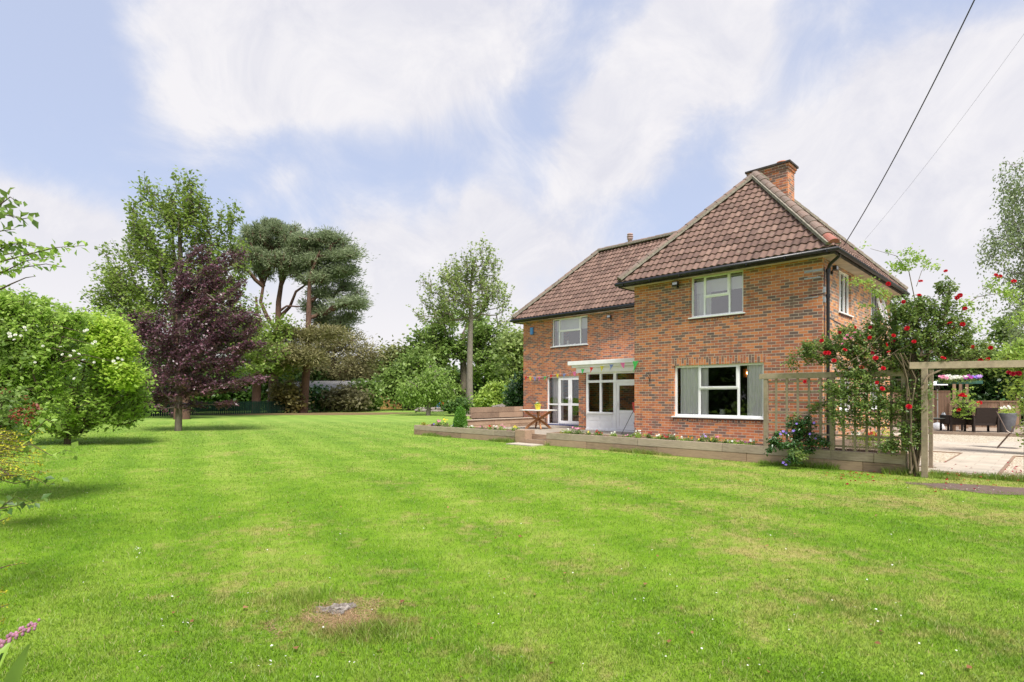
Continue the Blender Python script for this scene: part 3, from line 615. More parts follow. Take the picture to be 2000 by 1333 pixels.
# eaves: soffit, fascia, gutter
m = MB(); zs = 4.985
m.box(-5.68, .33, -.33, -.001, zs, zs+.02); m.box(.001, .33, 0, 7.86, zs, zs+.02); m.box(-5.68, -5.351, 0, 3.29, zs, zs+.02); m.box(-13.93, -5.69, 3.29, 3.619, zs, zs+.02); m.box(-13.93, -13.601, 3.62, 8.9, zs, zs+.02); m.box(-5.0, .33, 7.531, 7.86, zs, zs+.02)
m.build('soffit', M_SOFFIT, house)
m = MB()
for a in ((-5.705, .355, -.355, -.333), (.333, .355, -.33, 7.88), (-5.705, -5.683, -.33, 3.26), (-13.955, -5.71, 3.265, 3.287), (-13.955, -13.933, 3.29, 8.9), (-5.7, .35, 7.862, 7.884)): m.box(*a, zs-.03, zs+.13)
m.build('fascia', M_FASCIA, house)
m = MB(); gz = ZE-.075; gr = .058
m.tube([(-5.76, -.415, gz), (.415, -.415, gz), (.415, 7.93, gz)], gr, 10); m.tube([(-13.99, 3.205, gz), (-5.37, 3.205, gz)], gr, 10); m.tube([(-14.01, 3.2, gz), (-14.01, 8.9, gz)], gr, 10); m.tube([(-5.76, -.41, gz), (-5.76, 3.1, gz)], gr, 10)
for i in range(7): m.box(-5.5+i*.95, -5.47+i*.95, -.475, -.35, gz-.065, gz+.01)
m.build('gutter', M_GUTTER, house)
m = MB(); px_, py_ = .075, .15
m.tube([(px_, py_, -.1), (px_, py_, 4.72)], .04, 10); m.tube([(px_, py_, 4.70), (px_+.05, py_-.02, 4.82), (.34, .02, 4.95), (.40, -.02, 5.05)], .04, 10)
for zz in (1.2, 2.6, 4.0, 4.62): m.tube([(px_, py_, zz), (px_, py_, zz+.09)], .052, 10)
m.build('downpipe', M_GUTTER, house)
m = MB()
m.tube([(.02, .06, 4.75), (.03, .07, 4.0), (.015, .05, 3.3), (.03, .08, 2.6)], .008, 5); m.tube([(.0, -.012, 4.1), (-.3, -.012, 4.08)], .008, 5); m.tube([(.0, .5, 3.55), (.012, 2.5, 3.42), (.012, 6.8, 3.20)], .012, 5); m.build('wall_cable', M_CABLE, house)
for q in ((-.42, .01, -.012, -.002, 4.66, 4.71), (-.42, -.05, -.012, -.002, 4.50, 4.53), (-.42, -.1, -.012, -.002, 4.02, 4.04)): m = MB(); m.box(*q); m.build('metal_strap', M_LEAD, house)
for q in ((.001, .05, .0, .07, 4.12, 4.26), (.001, .05, .0, .07, 3.88, 4.02)): m = MB(); m.box(*q); m.build('junction_box', M_LEAD, house)
# floodlights, alarm box, bracket
def flood(T, a, z):
    m = MB(); tbox(m, T, a-.09, a+.09, -.16, -.07, z-.05, z+.06); o = m.build('floodlight', M_DMETAL, house)
    m = MB(); m.bar(T(a, -.10, z), T(a+.03, 0, z-.09), .03, .03); m.ball(T(a+.03, -.03, z-.10), .035); m.build('bracket', M_DMETAL, o)
    m = MB(); tbox(m, T, a-.07, a+.07, -.164, -.161, z-.03, z+.045); m.build('lens', M_METAL, o)
flood(Tf(0), -3.89, 4.87); flood(Tf(3.62), -8.75, 4.76); flood(Ts(0), .62, 4.80)
m = MB(); m.box(-13.13, -12.95, 3.55, 3.619, 4.38, 4.70); m.build('alarm_box', M_BLUE, house, bevel=.015)
m = MB(); m.tube([(-4.79, 0, 2.25), (-4.79, -.02, 2.0)], .01, 5); m.tube([(-4.79, -.01, 2.18), (-4.76, -.16, 2.27), (-4.80, -.24, 2.22), (-4.79, -.22, 2.16)], .01, 5); m.tube([(-4.79, -.01, 2.02), (-4.79, -.14, 2.20)], .008, 5); m.build('basket_bracket', M_DMETAL, house)
# lamp seen through the big window
x_, z_ = H(1461, 729, 3.6)
t = NT('lamp_glow'); M_GLOW = t.done(t.n('ShaderNodeEmission', {'Color': (1, .55, .22, 1), 'Strength': 5}))
lm = MB(); lm.ball((x_, 3.6, z_), .05); lm.build('lamp_bulb', M_GLOW, house)
lm = MB(); lm.box(x_-.16, x_-.07, 3.6, 3.7, z_-.14, z_+.14); lm.build('lamp_frame', M_TEAK, house)
# white owl-shaped ornament on the window sill
x_, z_ = H(1410, 800, .33)
o = MB(); o.lathe([(.05, 0), (.075, .03), (.08, .12), (.06, .17), (.075, .2), (.08, .215)], (0, 0, 0), 14)
oo = o.build('vase', simple('speckled_pot', (.42, .43, .43), .5, .4, .6, 50, .1), label='small speckled white vase on the inner sill of the big ground floor window', cat='vase'); oo.location = L(x_, .36, .99)
m = MB(); m.box(-3.9, -1.5, .29, .50, .93, .985); m.build('inner_sill', M_UPVCG, house)
m = MB(); m.box(-11.8, -10.0, 3.76, 4.0, 3.69, 3.745); m.build('inner_sill', M_UPVCG, house)
for a, h, r in ((-11.13, .24, .055), (-10.75, .10, .06)):
    o = MB(); o.lathe([(r*.9, 0), (r, .02), (r, h-.02), (r*.85, h)], (0, 0, 0), 12); oo = o.build('candle', M_WPLAST, label='tall white candle inside the left upstairs window' if h > .2 else 'short white candle beside the tall one in the left upstairs window', cat='candle'); oo.location = L(a, 3.85, 3.746)
# ================================================================== patio, planters, side court
def gravel_mat():
    t = NT('cream_gravel'); p = obj_co(t); v = t.n('ShaderNodeTexVoronoi', {'Vector': p, 'Scale': 26.0})
    col = t.ramp(t.n('ShaderNodeSeparateColor', {0: v.outputs['Color']}).outputs[0], [(0, (.42, .33, .22)), (.4, (.62, .54, .41)), (1, (.76, .71, .60))])
    dk = t.n('ShaderNodeMapRange', {'Value': v.outputs['Distance'], 'From Min': .35, 'From Max': .75, 'To Max': .75}).outputs[0]
    return t.done(t.bsdf(t.mix(dk, col, (.20, .15, .10)), .85, .2, t.bump(t.math('SUBTRACT', 1.0, v.outputs['Distance']), .9, .02)))
M_GRAVEL = gravel_mat()
def paving_mat(name, c):
    t = NT(name); p = obj_co(t); b = t.n('ShaderNodeTexBrick', {'Vector': p, 'Color1': (.35, .35, .35, 1), 'Color2': (.65, .65, .65, 1), 'Mortar': (0, 0, 0, 1), 'Scale': 1.0, 'Mortar Size': .006, 'Brick Width': .62, 'Row Height': .45})
    nz = t.noise(p, 2.2, 6, .65).outputs['Fac']; f = t.math('ADD', t.math('MULTIPLY', b.outputs['Color'], .4), t.math('MULTIPLY', nz, .6))
    col = t.ramp(f, [(.3, tuple(x*.72 for x in c)), (.65, tuple(x*1.12 for x in c))]); col = t.mix(t.math('MULTIPLY', b.outputs['Fac'], .5), col, tuple(x*.5 for x in c))
    return t.done(t.bsdf(col, .8, .25, t.bump(t.math('SUBTRACT', nz, b.outputs['Fac']), .3, .01)))
M_PAVE = paving_mat('buff_paving', (.50, .44, .36)); M_PATIO = paving_mat('patio_slab', (.36, .31, .25))
def at_L(name, mb, mat, x=0, y=0, z=0, **k):
    o = mb.build(name, mat, **k); o.location = L(x, y, z); o.rotation_euler = (0, 0, HA); return o
m = MB(); m.box(-12.2, .45, -1.34, 3.60, .002, .30); at_L('patio', m, M_PATIO, kind='structure')
m = MB(); m.box(.005, 16, -.95, 9.0, .0, .03); m.box(-9, 16, 9.0, 34, .0, .03); at_L('gravel_court', m, M_GRAVEL, kind='structure')
m = MB()
for r in ((2.27, 3.27, -.78, 4.15), (.5, 2.268, -.10, 1.05), (.9, 7.0, 4.152, 8.6), (2.4, 7.0, 8.602, 9.9)): m.box(*r, .004, .050)
at_L('paved_path', m, M_PAVE, kind='structure')
m = MB(); m.box(-8.40, -7.60, -1.62, -1.35, .004, .12); at_L('gravel_step', m, M_GRAVEL, kind='structure')
for (nm, a, lab, var) in (('step_sleeper', (-8.46, -7.58, -1.70, -1.62, 0, .16), 'short timber riser of the step between the two long planters', .5),
                     ('patio_edging', (-8.46, -7.58, -1.352, -1.30, .16, .315), 'weathered timber edge of the patio above the step', .2)):
    m = MB(); m.box(*a, var=var); at_L(nm, m, M_SLEEP, label=lab, cat='timber edging')
m = MB(); m.box(-8.75, -7.62, -2.30, -1.74, .0, .035); at_L('stepping_slab', m, M_PAVE, label='pale flat stone slab lying in the grass below the step', cat='stone slab')
for (x0, x1, y0, y1, lab) in ((.5, 2.23, 4.10, 4.14, 'far dark timber edge of the left gravel square by the pergola'), (2.23, 2.262, 1.06, 4.10, 'timber edge between the left gravel square and the paved path'), (3.28, 3.33, -.78, 4.14, 'timber edge between the paved path and the right gravel square'), (3.33, 7, 4.10, 4.14, 'far dark timber edge of the right gravel square'), (.5, 2.2, -.17, -.13, 'low dark timber edge in the grass beside the pergola post')):
    m = MB(); m.box(x0, x1, y0, y1, .0, .056, var=.0); at_L('path_edging', m, M_SLEEP, label=lab, cat='timber edging', group='timber edgings of the gravel squares')

def planter(name, lab, x0, x1, y0, y1, h, splits, cat='raised bed', zt=None, mat=M_SLEEP, mat2=M_SLEEPL):
    r = empty(name, L(x0, y0, 0), HA, lab, cat); th = .1; n = 2
    for c in range(n):
        z0, z1 = h*c/n+.002*c, h*(c+1)/n-.003
        xs = sorted([x0] + [q+(.6 if c == 0 else 0) for q in splits if x0 < q+(.6 if c == 0 else 0) < x1] + [x1])
        for i in range(len(xs)-1):
            m = MB(); j = random.uniform(-.006, .006)
            m.box(xs[i]-x0+.002, xs[i+1]-x0-.002, j, th+j, z0, z1+random.uniform(-.002, .004), var=random.random()); m.build('sleeper', mat2 if c else mat, r, bevel=.008)
        m = MB(); m.box(.0, x1-x0, y1-y0-th, y1-y0, z0, z1, var=random.random()); m.build('sleeper', mat, r, bevel=.008)
        for xa in (0, x1-x0-th):
            m = MB(); m.box(xa+.001, xa+th-.001, th+.01, y1-y0-th-.002, z0, z1, var=random.random()); m.build('sleeper', mat, r, bevel=.008)
    m = MB(); nx = max(3, int((x1-x0)*8)); vs = []; fs = []
    for i in range(nx+1):
        for k in range(6): vs.append((th+(x1-x0-2*th)*i/nx, th+(y1-y0-2*th)*k/5, h-.07+random.uniform(-.02, .025)))
    for i in range(nx):
        for k in range(5): fs.append((i*6+k, (i+1)*6+k, (i+1)*6+k+1, i*6+k+1))
    m.add(vs, fs, True); m.build('soil', M_SOIL, r); return r
planter('raised_planter', 'long raised flower bed of weathered sleepers left of the step', -14.8, -8.96, -1.65, -.75, .39, (-12.4, -10.0))
planter('raised_planter', 'long raised flower bed of sleepers running below the big window to the pergola', -7.57, 1.97, -1.65, -.95, .41, (-6.6, -4.2, -1.8, .62, 1.42))
m = MB(); m.box(-8.95, -8.47, -1.68, -1.2, 0, .44, var=.6); at_L('end_block', m, M_SLEEP, label='upright timber end block of the left bed beside the step', cat='timber block', bevel=.012)
# two tier retaining wall left of the table
def sleeper_wall(lab, x, y0, y1, zs, name='retaining_wall', cap=None):
    r = empty(name, L(x, y0, zs[0]), HA, lab, 'retaining wall')
    for i in range(len(zs)-1):
        cut = [y0, y0+(y1-y0)*(.55 if i % 2 else .35), y1]
        for k in range(2):
            m = MB(); m.box(-.05, .05, cut[k]-y0+.003, cut[k+1]-y0-.003, zs[i]-zs[0]+.002, zs[i+1]-zs[0]-.003, var=random.random()); m.build('sleeper', M_SLEEP, r, bevel=.008)
    if cap:
        m = MB(); m.box(-.20, .09, -.03, y1-y0, zs[-1]-zs[0], zs[-1]-zs[0]+.035, var=.9); m.build('cap_board', M_SLEEPL, r, bevel=.006)
    return r
sleeper_wall('lower sleeper retaining wall with a pale cap board behind the garden table', -12.27, -1.2, 3.55, (.0, .22, .42, .62), cap=1)
sleeper_wall('upper sleeper retaining wall in front of the bushes beside the house', -13.7, .45, 5.2, (.62, .86, 1.10))
m = MB(); m.box(-13.65, -12.33, .2, 3.5, 0, .60); at_L('terrace_soil', m, M_SOIL, kind='structure')
m = MB(); m.box(-15.6, -13.76, 2.2, 7, 0, .8); at_L('bank', m, M_SOIL, kind='structure')
st = empty('garden_bench', L(-13.5, .15, .62), HA, 'small timber bench end with two dark bracket legs at the left of the upper wall', 'bench')
m = MB(); m.box(-.35, .15, -.25, .05, .13, .17, var=.9); m.build('seat', M_SLEEPL, st)
for a in (-.3, .1):
    m = MB(); m.box(a-.02, a+.02, -.2, -.16, -.25, .13, var=0); m.build('leg', M_DMETAL, st)

# ------------------------------------------------------------------ trellis and pergola
def trellis(x0, x1, lab, nv, endpost):
    r = empty('trellis', L(x0, -1.60, .40), HA, lab, 'trellis', 'trellis panels on the raised bed')
    ln = x1-x0
    m = MB(); m.box(-.045, .045, -.045, .045, -.38, 1.62, var=.4); m.build('post', M_PERG, r, bevel=.004)
    if endpost: m = MB(); m.box(ln-.045, ln+.045, -.045, .045, -.38, 1.62, var=.6); m.build('post', M_PERG, r, bevel=.004)
    m = MB(); m.box(-.14 if x0 < 0 else .002, ln+(.1 if endpost else -.0), -.055, -.005, 1.58, 1.70, var=.7); m.build('top_rail', M_PERG, r, bevel=.004)
    for i in range(1, nv):
        a = ln*i/nv; m = MB(); m.box(a-.023, a+.023, -.025, .0, .0, 1.58, var=random.random()); m.build('slat', M_PERG, r)
    for k in range(7):
        z = .10+.235*k; m = MB(); m.box(.046, ln-.046, .001, .02, z-.020, z+.020, var=random.random()); m.build('slat', M_PERG, r)
trellis(-.76, .64, 'trellis panel of crossed slats beside the big window', 6, False)
trellis(.64, 1.93, 'trellis panel overgrown by the climbing rose next to the pergola', 6, True)
pg = empty('pergola', L(2.29, -1.77, 0), HA, 'square timber pergola beam on posts with a rose climbing its left end', 'pergola')
pr = toL(W(1806, 10.83)); p2 = toL(W(1998, 10.25)); p3 = toL(W(2230, 9.7)); base = Vector((2.29, -1.77, 0))
def PGm(w): return toL(w)-base
m = MB(); m.bar(PGm(W(1806, 10.83, 0)), PGm(W(1806, 10.83, 2.11)), .10, .10, .3); m.build('post', M_PERG, pg, bevel=.006)
m = MB(); m.bar(PGm(W(2007, 10.3, 0)), PGm(W(2007, 10.3, 2.11)), .10, .10, .5); m.build('post', M_PERG, pg, bevel=.006)
m = MB(); m.bar(PGm(W(1775, 10.93, 2.175)), PGm(W(2230, 9.7, 2.175)), .06, .135, .5); m.build('beam', M_PERG, pg, bevel=.006)
m = MB(); m.bar(PGm(W(1720, 12.2, 2.15)), PGm(W(1770, 12.0, 2.15)), .06, .13, .5); m.build('beam', M_PERG, pg, bevel=.006)
m = MB(); m.bar(PGm(W(1818, 12.1, 0)), PGm(W(1819, 12.1, 2.15)), .07, .07, .5); m.build('post', M_PERG, pg, bevel=.006)

# bare soil patch in the lawn by the pergola
def patch(name, cx, cy, rx, ry, mat, ang=0, z=.006, n=40, dome=0, **k):
    vs = [(0, 0, dome)]; ph = random.random()*9
    for i in range(n):
        a = 2*math.pi*i/n; r = 1+.14*math.sin(3*a+ph)+.10*math.sin(7*a+2*ph)+.05*math.sin(13*a); x = rx*r*math.cos(a); y = ry*r*math.sin(a)
        vs.append((x*math.cos(ang)-y*math.sin(ang), x*math.sin(ang)+y*math.cos(ang), 0))
    m = MB(); m.add(vs, [(0, i+1, (i+1) % n+1) for i in range(n)]); o = m.build(name, mat, **k); o.location = (cx, cy, z); return o
M_BARE = simple('dry_bare_earth', (.16, .115, .095), .95, .1, .3, 14, .6)
patch('bare_earth', 8.25, 9.40, 1.25, .50, M_BARE, -.42, kind='structure')
from mathutils import noise as mnoise
bm = bmesh.new(); bmesh.ops.create_icosphere(bm, subdivisions=5, radius=1)
for v in bm.verts:
    c = v.co.copy(); k = 1+.75*mnoise.noise(c*1.3+Vector((3, 1, 0)))+.45*mnoise.noise(c*4)+.2*mnoise.noise(c*11)
    v.co = Vector((c.x*.125*k, c.y*.085*k, (.020+.03*mnoise.noise(c*3+Vector((7, 0, 0)))+.014*mnoise.noise(c*13) if c.z > 0 else -.02)*(1-.6*(c.x**2+c.y**2)) + .012*c.x))
me = bpy.data.meshes.new('tree_stump'); bm.to_mesh(me); bm.free(); me.materials.append(bark_mat('grey_dead_wood', (.42, .38, .34), (.07, .05, .04))); o = bpy.data.objects.new('tree_stump', me); COL.objects.link(o); tag(o, 'flat grey remnant of a tree stump in the worn patch of lawn', 'tree stump'); o.location = (-1.30, 4.13, 0)

# ------------------------------------------------------------------ deck with its furniture
P1 = GP(1815, 842, .15); P2 = GP(1995, 848, .15); DE = (P2-P1).normalized(); DA = math.atan2(DE.y, DE.x); DN = Vector((-DE.y, DE.x, 0))
def D(a, b, z=0): return Vector((P1.x, P1.y, 0)) + DE*a + DN*b + Vector((0, 0, z))
def toD(w): d = Vector(w)-Vector((P1.x, P1.y, 0)); return d.dot(DE), d.dot(DN)
m = MB()
for i in range(44): m.box(-2.5, 9, .14*i, .14*i+.134, .10, .15, var=random.random())
m.box(-2.5, 9, -.03, -.002, .0, .148, var=.2); o = m.build('timber_deck', M_DECK, kind='structure'); o.location = D(0, 0); o.rotation_euler = (0, 0, DA)
def fence(lab, a0, a1, b, h, post=None):
    r = empty('board_fence', D(a0, b, .0), DA, lab, 'fence', 'board fence behind the deck'); m = MB(); x = 0
    while x < a1-a0-.01:
        w_ = .12; m.box(x, min(x+w_-.008, a1-a0), random.uniform(0, .006), .02, 0, h, var=random.random()); x += w_
    m.build('boards', M_FENCE, r); m = MB(); m.box(-.02, a1-a0, -.03, .05, h, h+.04, var=.9); m.build('top_rail', M_FENCE, r)
    x = 0; k = 0
    while x <= a1-a0+.01:
        m = MB(); m.box(x-.05, x+.05, -.05, -.001, 0, h+(.02 if not post else post), var=.5); m.build('post', M_FENCE, r); x += 1.8
fence('taller left stretch of board fence behind the patio heater', -5.5, toD(WP(1862, 800, 27.6))[0]-.02, 5.1, 1.80)
fence('lower right stretch of board fence behind the wicker chairs', toD(WP(1862, 800, 27.6))[0], toD(WP(1990, 800, 26.6))[0], 5.0, 1.33)
m = MB(); m.box(-.09, .09, -.09, .09, 0, 1.62, var=.6); m.box(-.10, .10, -.10, .10, 1.62, 1.65); o = m.build('fence_post', M_FENCE, label='square post at the right end of the low board fence', cat='post', bevel=.005); o.location = W(1989, 26.4); o.rotation_euler = (0, 0, DA)
def wicker_chair(px, Y, lab, rot):
    r = empty('wicker_armchair', W(px, Y, .15), rot, lab, 'armchair', 'brown wicker armchairs on the deck')
    m = MB(); m.bar((0, -.30, .36), (0, -.42, .97), .74, .05, up=(0, -1, 0)); m.build('backrest', M_WICK, r, bevel=.02)
    m = MB(); m.box(-.36, .36, -.32, .32, .26, .42); m.build('seat', M_WICK, r, bevel=.02)
    for s in (-1, 1):
        m = MB(); m.box(s*.40-.045, s*.40+.045, -.38, .34, .60, .65); m.box(s*.40-.03, s*.40+.03, -.30, .30, .30, .60); m.build('armrest', M_WICK, r, bevel=.012)
        for y in (-.36, .32):
            m = MB(); m.box(s*.40-.03, s*.40+.03, y-.03, y+.03, 0, .60); m.build('leg', M_WICK, r)
wicker_chair(1916, 22.3, 'dark brown wicker armchair seen from behind, right one of the pair', -.25); wicker_chair(1868, 22.9, 'dark brown wicker armchair seen from behind, left one behind the tall post', -.15)
r = empty('side_table', W(1836, 23.3, .15), DA, 'low dark side table with a glass top left of the wicker chairs', 'table')
m = MB(); m.box(-.30, .30, -.30, .30, .50, .52); m.build('tabletop', simple('frosted_glass_top', (.30, .36, .34), .15, .6, .1, 3, 0), r)
m = MB(); m.box(-.28, .28, -.28, .28, .44, .498); m.build('apron', M_WICK, r)
for a in (-1, 1):
    for b in (-1, 1): m = MB(); m.box(a*.27-.02, a*.27+.02, b*.27-.02, b*.27+.02, 0, .44); m.build('leg', M_WICK, r)
m = MB(); m.lathe([(.07, 0), (.075, .02), (.075, .16), (.05, .19), (.05, .22), (.06, .23)], (0, 0, 0), 12); o = m.build('glass_lantern', M_METAL, label='small jar lantern on the low glass topped side table', cat='lantern'); o.location = W(1843, 23.3, .67)
r = empty('patio_heater', W(1831, 24.3, .15), 0, 'slim patio heater with a white dish top and white base', 'patio heater')
m = MB(); m.lathe([(.37, 0), (.35, .04), (.12, .17), (.0, .20)], (0, 0, 1.90), 20, cap=False); m.build('reflector', M_WPLAST, r)
m = MB(); m.tube([(0, 0, .1), (0, 0, 1.75)], .022, 8); m.build('pole', M_METAL, r)
m = MB(); m.lathe([(.07, 1.72), (.09, 1.74), (.09, 1.92), (.05, 1.95)], (0, 0, 0), 12); m.build('burner', M_DMETAL, r)
m = MB(); m.lathe([(.27, 0), (.28, .04), (.20, .22), (.03, .28)], (0, 0, 0), 20); m.build('base', M_WPLAST, r)
for px, Y, h, lab in ((1863.5, 22.75, 1.92, 'nearest of three square timber posts under the flower trough'), (1876, 24.0, 1.95, 'middle one of three square timber posts under the flower trough'), (1888.5, 24.6, 1.98, 'rightmost of three square timber posts under the flower trough')):
    m = MB(); m.box(-.052, .052, -.052, .052, 0, h, var=random.random()); o = m.build('timber_post', M_FENCE, label=lab, cat='post', group='timber posts carrying the flower trough', bevel=.006); o.location = W(px, Y, .15); o.rotation_euler = (0, 0, DA)
m = MB(); m.box(-.75, .75, -.14, .14, 0, .13); o = m.build('flower_trough', simple('green_trough', (.03, .11, .09), .5, .4, .2, 6, 0), label='dark green trough of petunias on top of the timber posts', cat='flower trough', bevel=.01); o.location = W(1874, 23.0, 2.075); o.rotation_euler = (0, 0, DA*.4)
def tall_pot(px, Y, h, rt, rb, lab, z=.15):
    m = MB(); m.lathe([(rb, 0), (rb*1.05, .02), ((rt+rb)*.53, h*.5), (rt, h*.85), (rt*1.02, h-.03), (rt*1.02, h), (rt*.93, h), (rt*.9, h-.07), (0.001, h-.07)], (0, 0, 0), 22); o = m.build('tall_planter', M_GREYPOT, label=lab, cat='planter', group='grey planters on the deck'); o.location = W(px, Y, z); return o
tall_pot(1966, 22.0, .76, .31, .20, 'big grey tapered planter behind the sling chair'); tall_pot(1941, 25.5, .70, .20, .15, 'smaller grey planter by the fence right of the wicker chairs')
# metal sling chair standing on the path, facing right
r = empty('sling_chair', W(1978, 16.3, .05), -.72, 'beige sling garden chair with a thin brown metal frame on the path', 'chair')
MF = simple('bronze_frame', (.13, .09, .07), .4, .5, .2, 10, 0)
for s in (-.27, .27):
    m = MB(); m.tube([(-.36, s, 1.07), (-.34, s, 1.04), (-.14, s, .52), (-.06, s, .45), (.30, s, .43), (.36, s, .42)], .013, 6); m.build('side_rail', MF, r)
    m = MB(); m.tube([(-.34, s*1.1, 0), (-.02, s*1.1, .50), (.02, s*1.1, .64), (.10, s*1.1, .67), (.30, s*1.1, .66), (.34, s*1.1, .62), (.33, s*1.1, 0)], .012, 6); m.build('leg', MF, r)
m = MB(); sec = [(-.355, 1.06), (-.25, .80), (-.145, .54), (-.06, .455), (.12, .435), (.34, .425)]
vs = [(x, s, z) for x, z in sec for s in (-.26, .26)] + [(x+.006, s, z-.014) for x, z in sec for s in (-.26, .26)]; n = len(sec)
m.add(vs, [(2*i, 2*i+1, 2*i+3, 2*i+2) for i in range(n-1)] + [(2*n+2*i+2, 2*n+2*i+3, 2*n+2*i+1, 2*n+2*i) for i in range(n-1)]); m.build('sling_seat', M_SLINGF, r)

# ------------------------------------------------------------------ table and toys on the patio
tb = empty('garden_table', L(-10.45, 1.15, .30), HA+.1, 'octagonal pale topped garden table on crossed orange wooden legs', 'table')
m = MB(); R_ = .80; vs = [(R_*math.cos(2*math.pi*(k+.5)/8), R_*.82*math.sin(2*math.pi*(k+.5)/8), z) for z in (.71, .745) for k in range(8)]
m.add(vs, [tuple(range(8))[::-1], tuple(range(8, 16))] + [(k, (k+1) % 8, 8+(k+1) % 8, 8+k) for k in range(8)]); m.build('tabletop', M_TABTOP, tb, bevel=.008)
for k in range(4):
    a = math.pi/4+k*math.pi/2; c, s = math.cos(a), math.sin(a); m = MB()
    pts = [(-.50, .0), (-.40, .10), (-.16, .28), (.10, .42), (.34, .56), (.50, .71)]
    for i in range(5):
        p, q = pts[i], pts[i+1]; m.bar((p[0]*c+.03*s, p[0]*s-.03*c, p[1]), (q[0]*c+.03*s, q[0]*s-.03*c, q[1]), .05, .09)
    m.build('leg', M_TEAK, tb)
bk = empty('flower_bucket', L(-10.42, 1.10, 1.047), 0, 'yellow bucket holding a small plant on the garden table', 'bucket')
m = MB(); m.lathe([(.085, 0), (.13, .20), (.14, .20), (.13, .21), (.11, .17)], (0, 0, 0), 14); m.build('bucket', M_YEL, bk)
ts = empty('toy_stand', L(-6.0, 1.0, .30), HA, 'thin legged stand with a red bucket beside the brick corner', 'toy stand')
m = MB(); m.lathe([(.10, .72), (.15, 1.05), (.16, 1.06), (.15, 1.07)], (.1, 0, 0), 14); m.build('bucket', M_RED, ts)
for (a, b) in ((-.36, -.2), (.18, -.12), (.1, .28)): m = MB(); m.tube([(a, b, 0), (.04, 0, .9)], .010, 6); m.build('leg', M_DMETAL, ts)
m = MB(); m.lathe([(.05, .18), (.08, .24), (.085, .34), (.07, .37)], (.14, -.06, 0), 10); m.build('lower_pot', M_RED, ts)
m = MB(); m.lathe([(.087, .34), (.10, .36), (.10, .42), (.05, .44)], (.14, -.06, 0), 10); m.build('pot_lid', M_NAVY, ts)
tc_ = empty('toy_figure', L(-12.65, -1.15, .32), HA, 'blue and lime plastic garden figure left of the clipped conifer', 'garden ornament')
m = MB(); m.ball((0, 0, .42), .085, .085, .06); m.build('hat', M_BLUE, tc_); m = MB(); m.lathe([(.09, .16), (.11, .24), (.09, .36), (.04, .38)], (0, 0, 0), 12); m.build('body', M_LGREEN, tc_)
for s in (-.13, .13): m = MB(); m.tube([(s*.7, 0, .33), (s, -.03, .20), (s*1.15, -.05, .04)], [.03, .035, .045], 8); m.build('arm', M_BLUE, tc_)
# bunting across the recess
bu = empty('bunting', L(-13.5, 3.5, 2.4), HA, 'string of small coloured flags hung across the recessed wall and the porch', 'bunting')
def BP(px, py):
    yy = 3.52 if px < 1112 else 3.52+(1.52-3.52)*min(1, (px-1112)/10) if px < 1122 else 1.52+(-.05-1.52)*min(1, (px-1122)/117)
    x, z = H(px, py, yy); return Vector((x+13.5, yy-3.5, z-2.4))
FL = [(50, 372, 'red'), (105, 374, 'yellow'), (165, 378, 'blue'), (228, 378, 'pink'), (300, 372, 'green'), (380, 352, 'red'), (460, 338, 'yellow'), (550, 336, 'blue'), (680, 310, 'pink'), (790, 275, 'green'), (905, 252, 'red'), (1040, 235, 'yellow'), (1165, 215, 'blue'), (1310, 192, 'pink'), (1478, 172, 'green')]
pts = [BP(1020+x/6.667, 680+y/6.667) for x, y, c in FL]
m = MB(); m.tube(pts, .004, 4, cap=False); m.build('cord', M_WPLAST, bu)
for p, (x, y, c) in zip(pts, FL):
    w_ = .085 if x < 1400 else .11; h_ = .20 if x < 1400 else .34; tw = random.uniform(-.5, .5); m = MB()
    m.add([p+Vector((-w_, -.01, 0)), p+Vector((w_, -.01, 0)), p+Vector((w_*.5+tw*.1, -.05, -h_*.55)), p+Vector((tw*.15, -.03, -h_)), p+Vector((-w_*.6, .0, -h_*.5))], [(0, 1, 2, 3, 4)]); m.build('flag', FLAGS[c], bu)
# overhead cables from the eaves
def cable(a, b, sag, r, lab):
    m = MB(); a = Vector(a); b = Vector(b); pts = [a.lerp(b, i/16)-a-Vector((0, 0, sag*4*(i/16)*(1-i/16))) for i in range(17)]; m.tube(pts, r, 5, cap=False); o = m.build('overhead_cable', M_CABLE, label=lab, cat='cable'); o.location = a
cable(WP(1648, 480, 13.9), WP(1984, -170, 8.0), .22, .011, 'dark overhead cable rising steeply from the corner of the eaves')
cable(WP(1690, 468, 15.5), WP(2090, -60, 10.5), .15, .0022, 'very thin pale overhead cable right of the dark one')
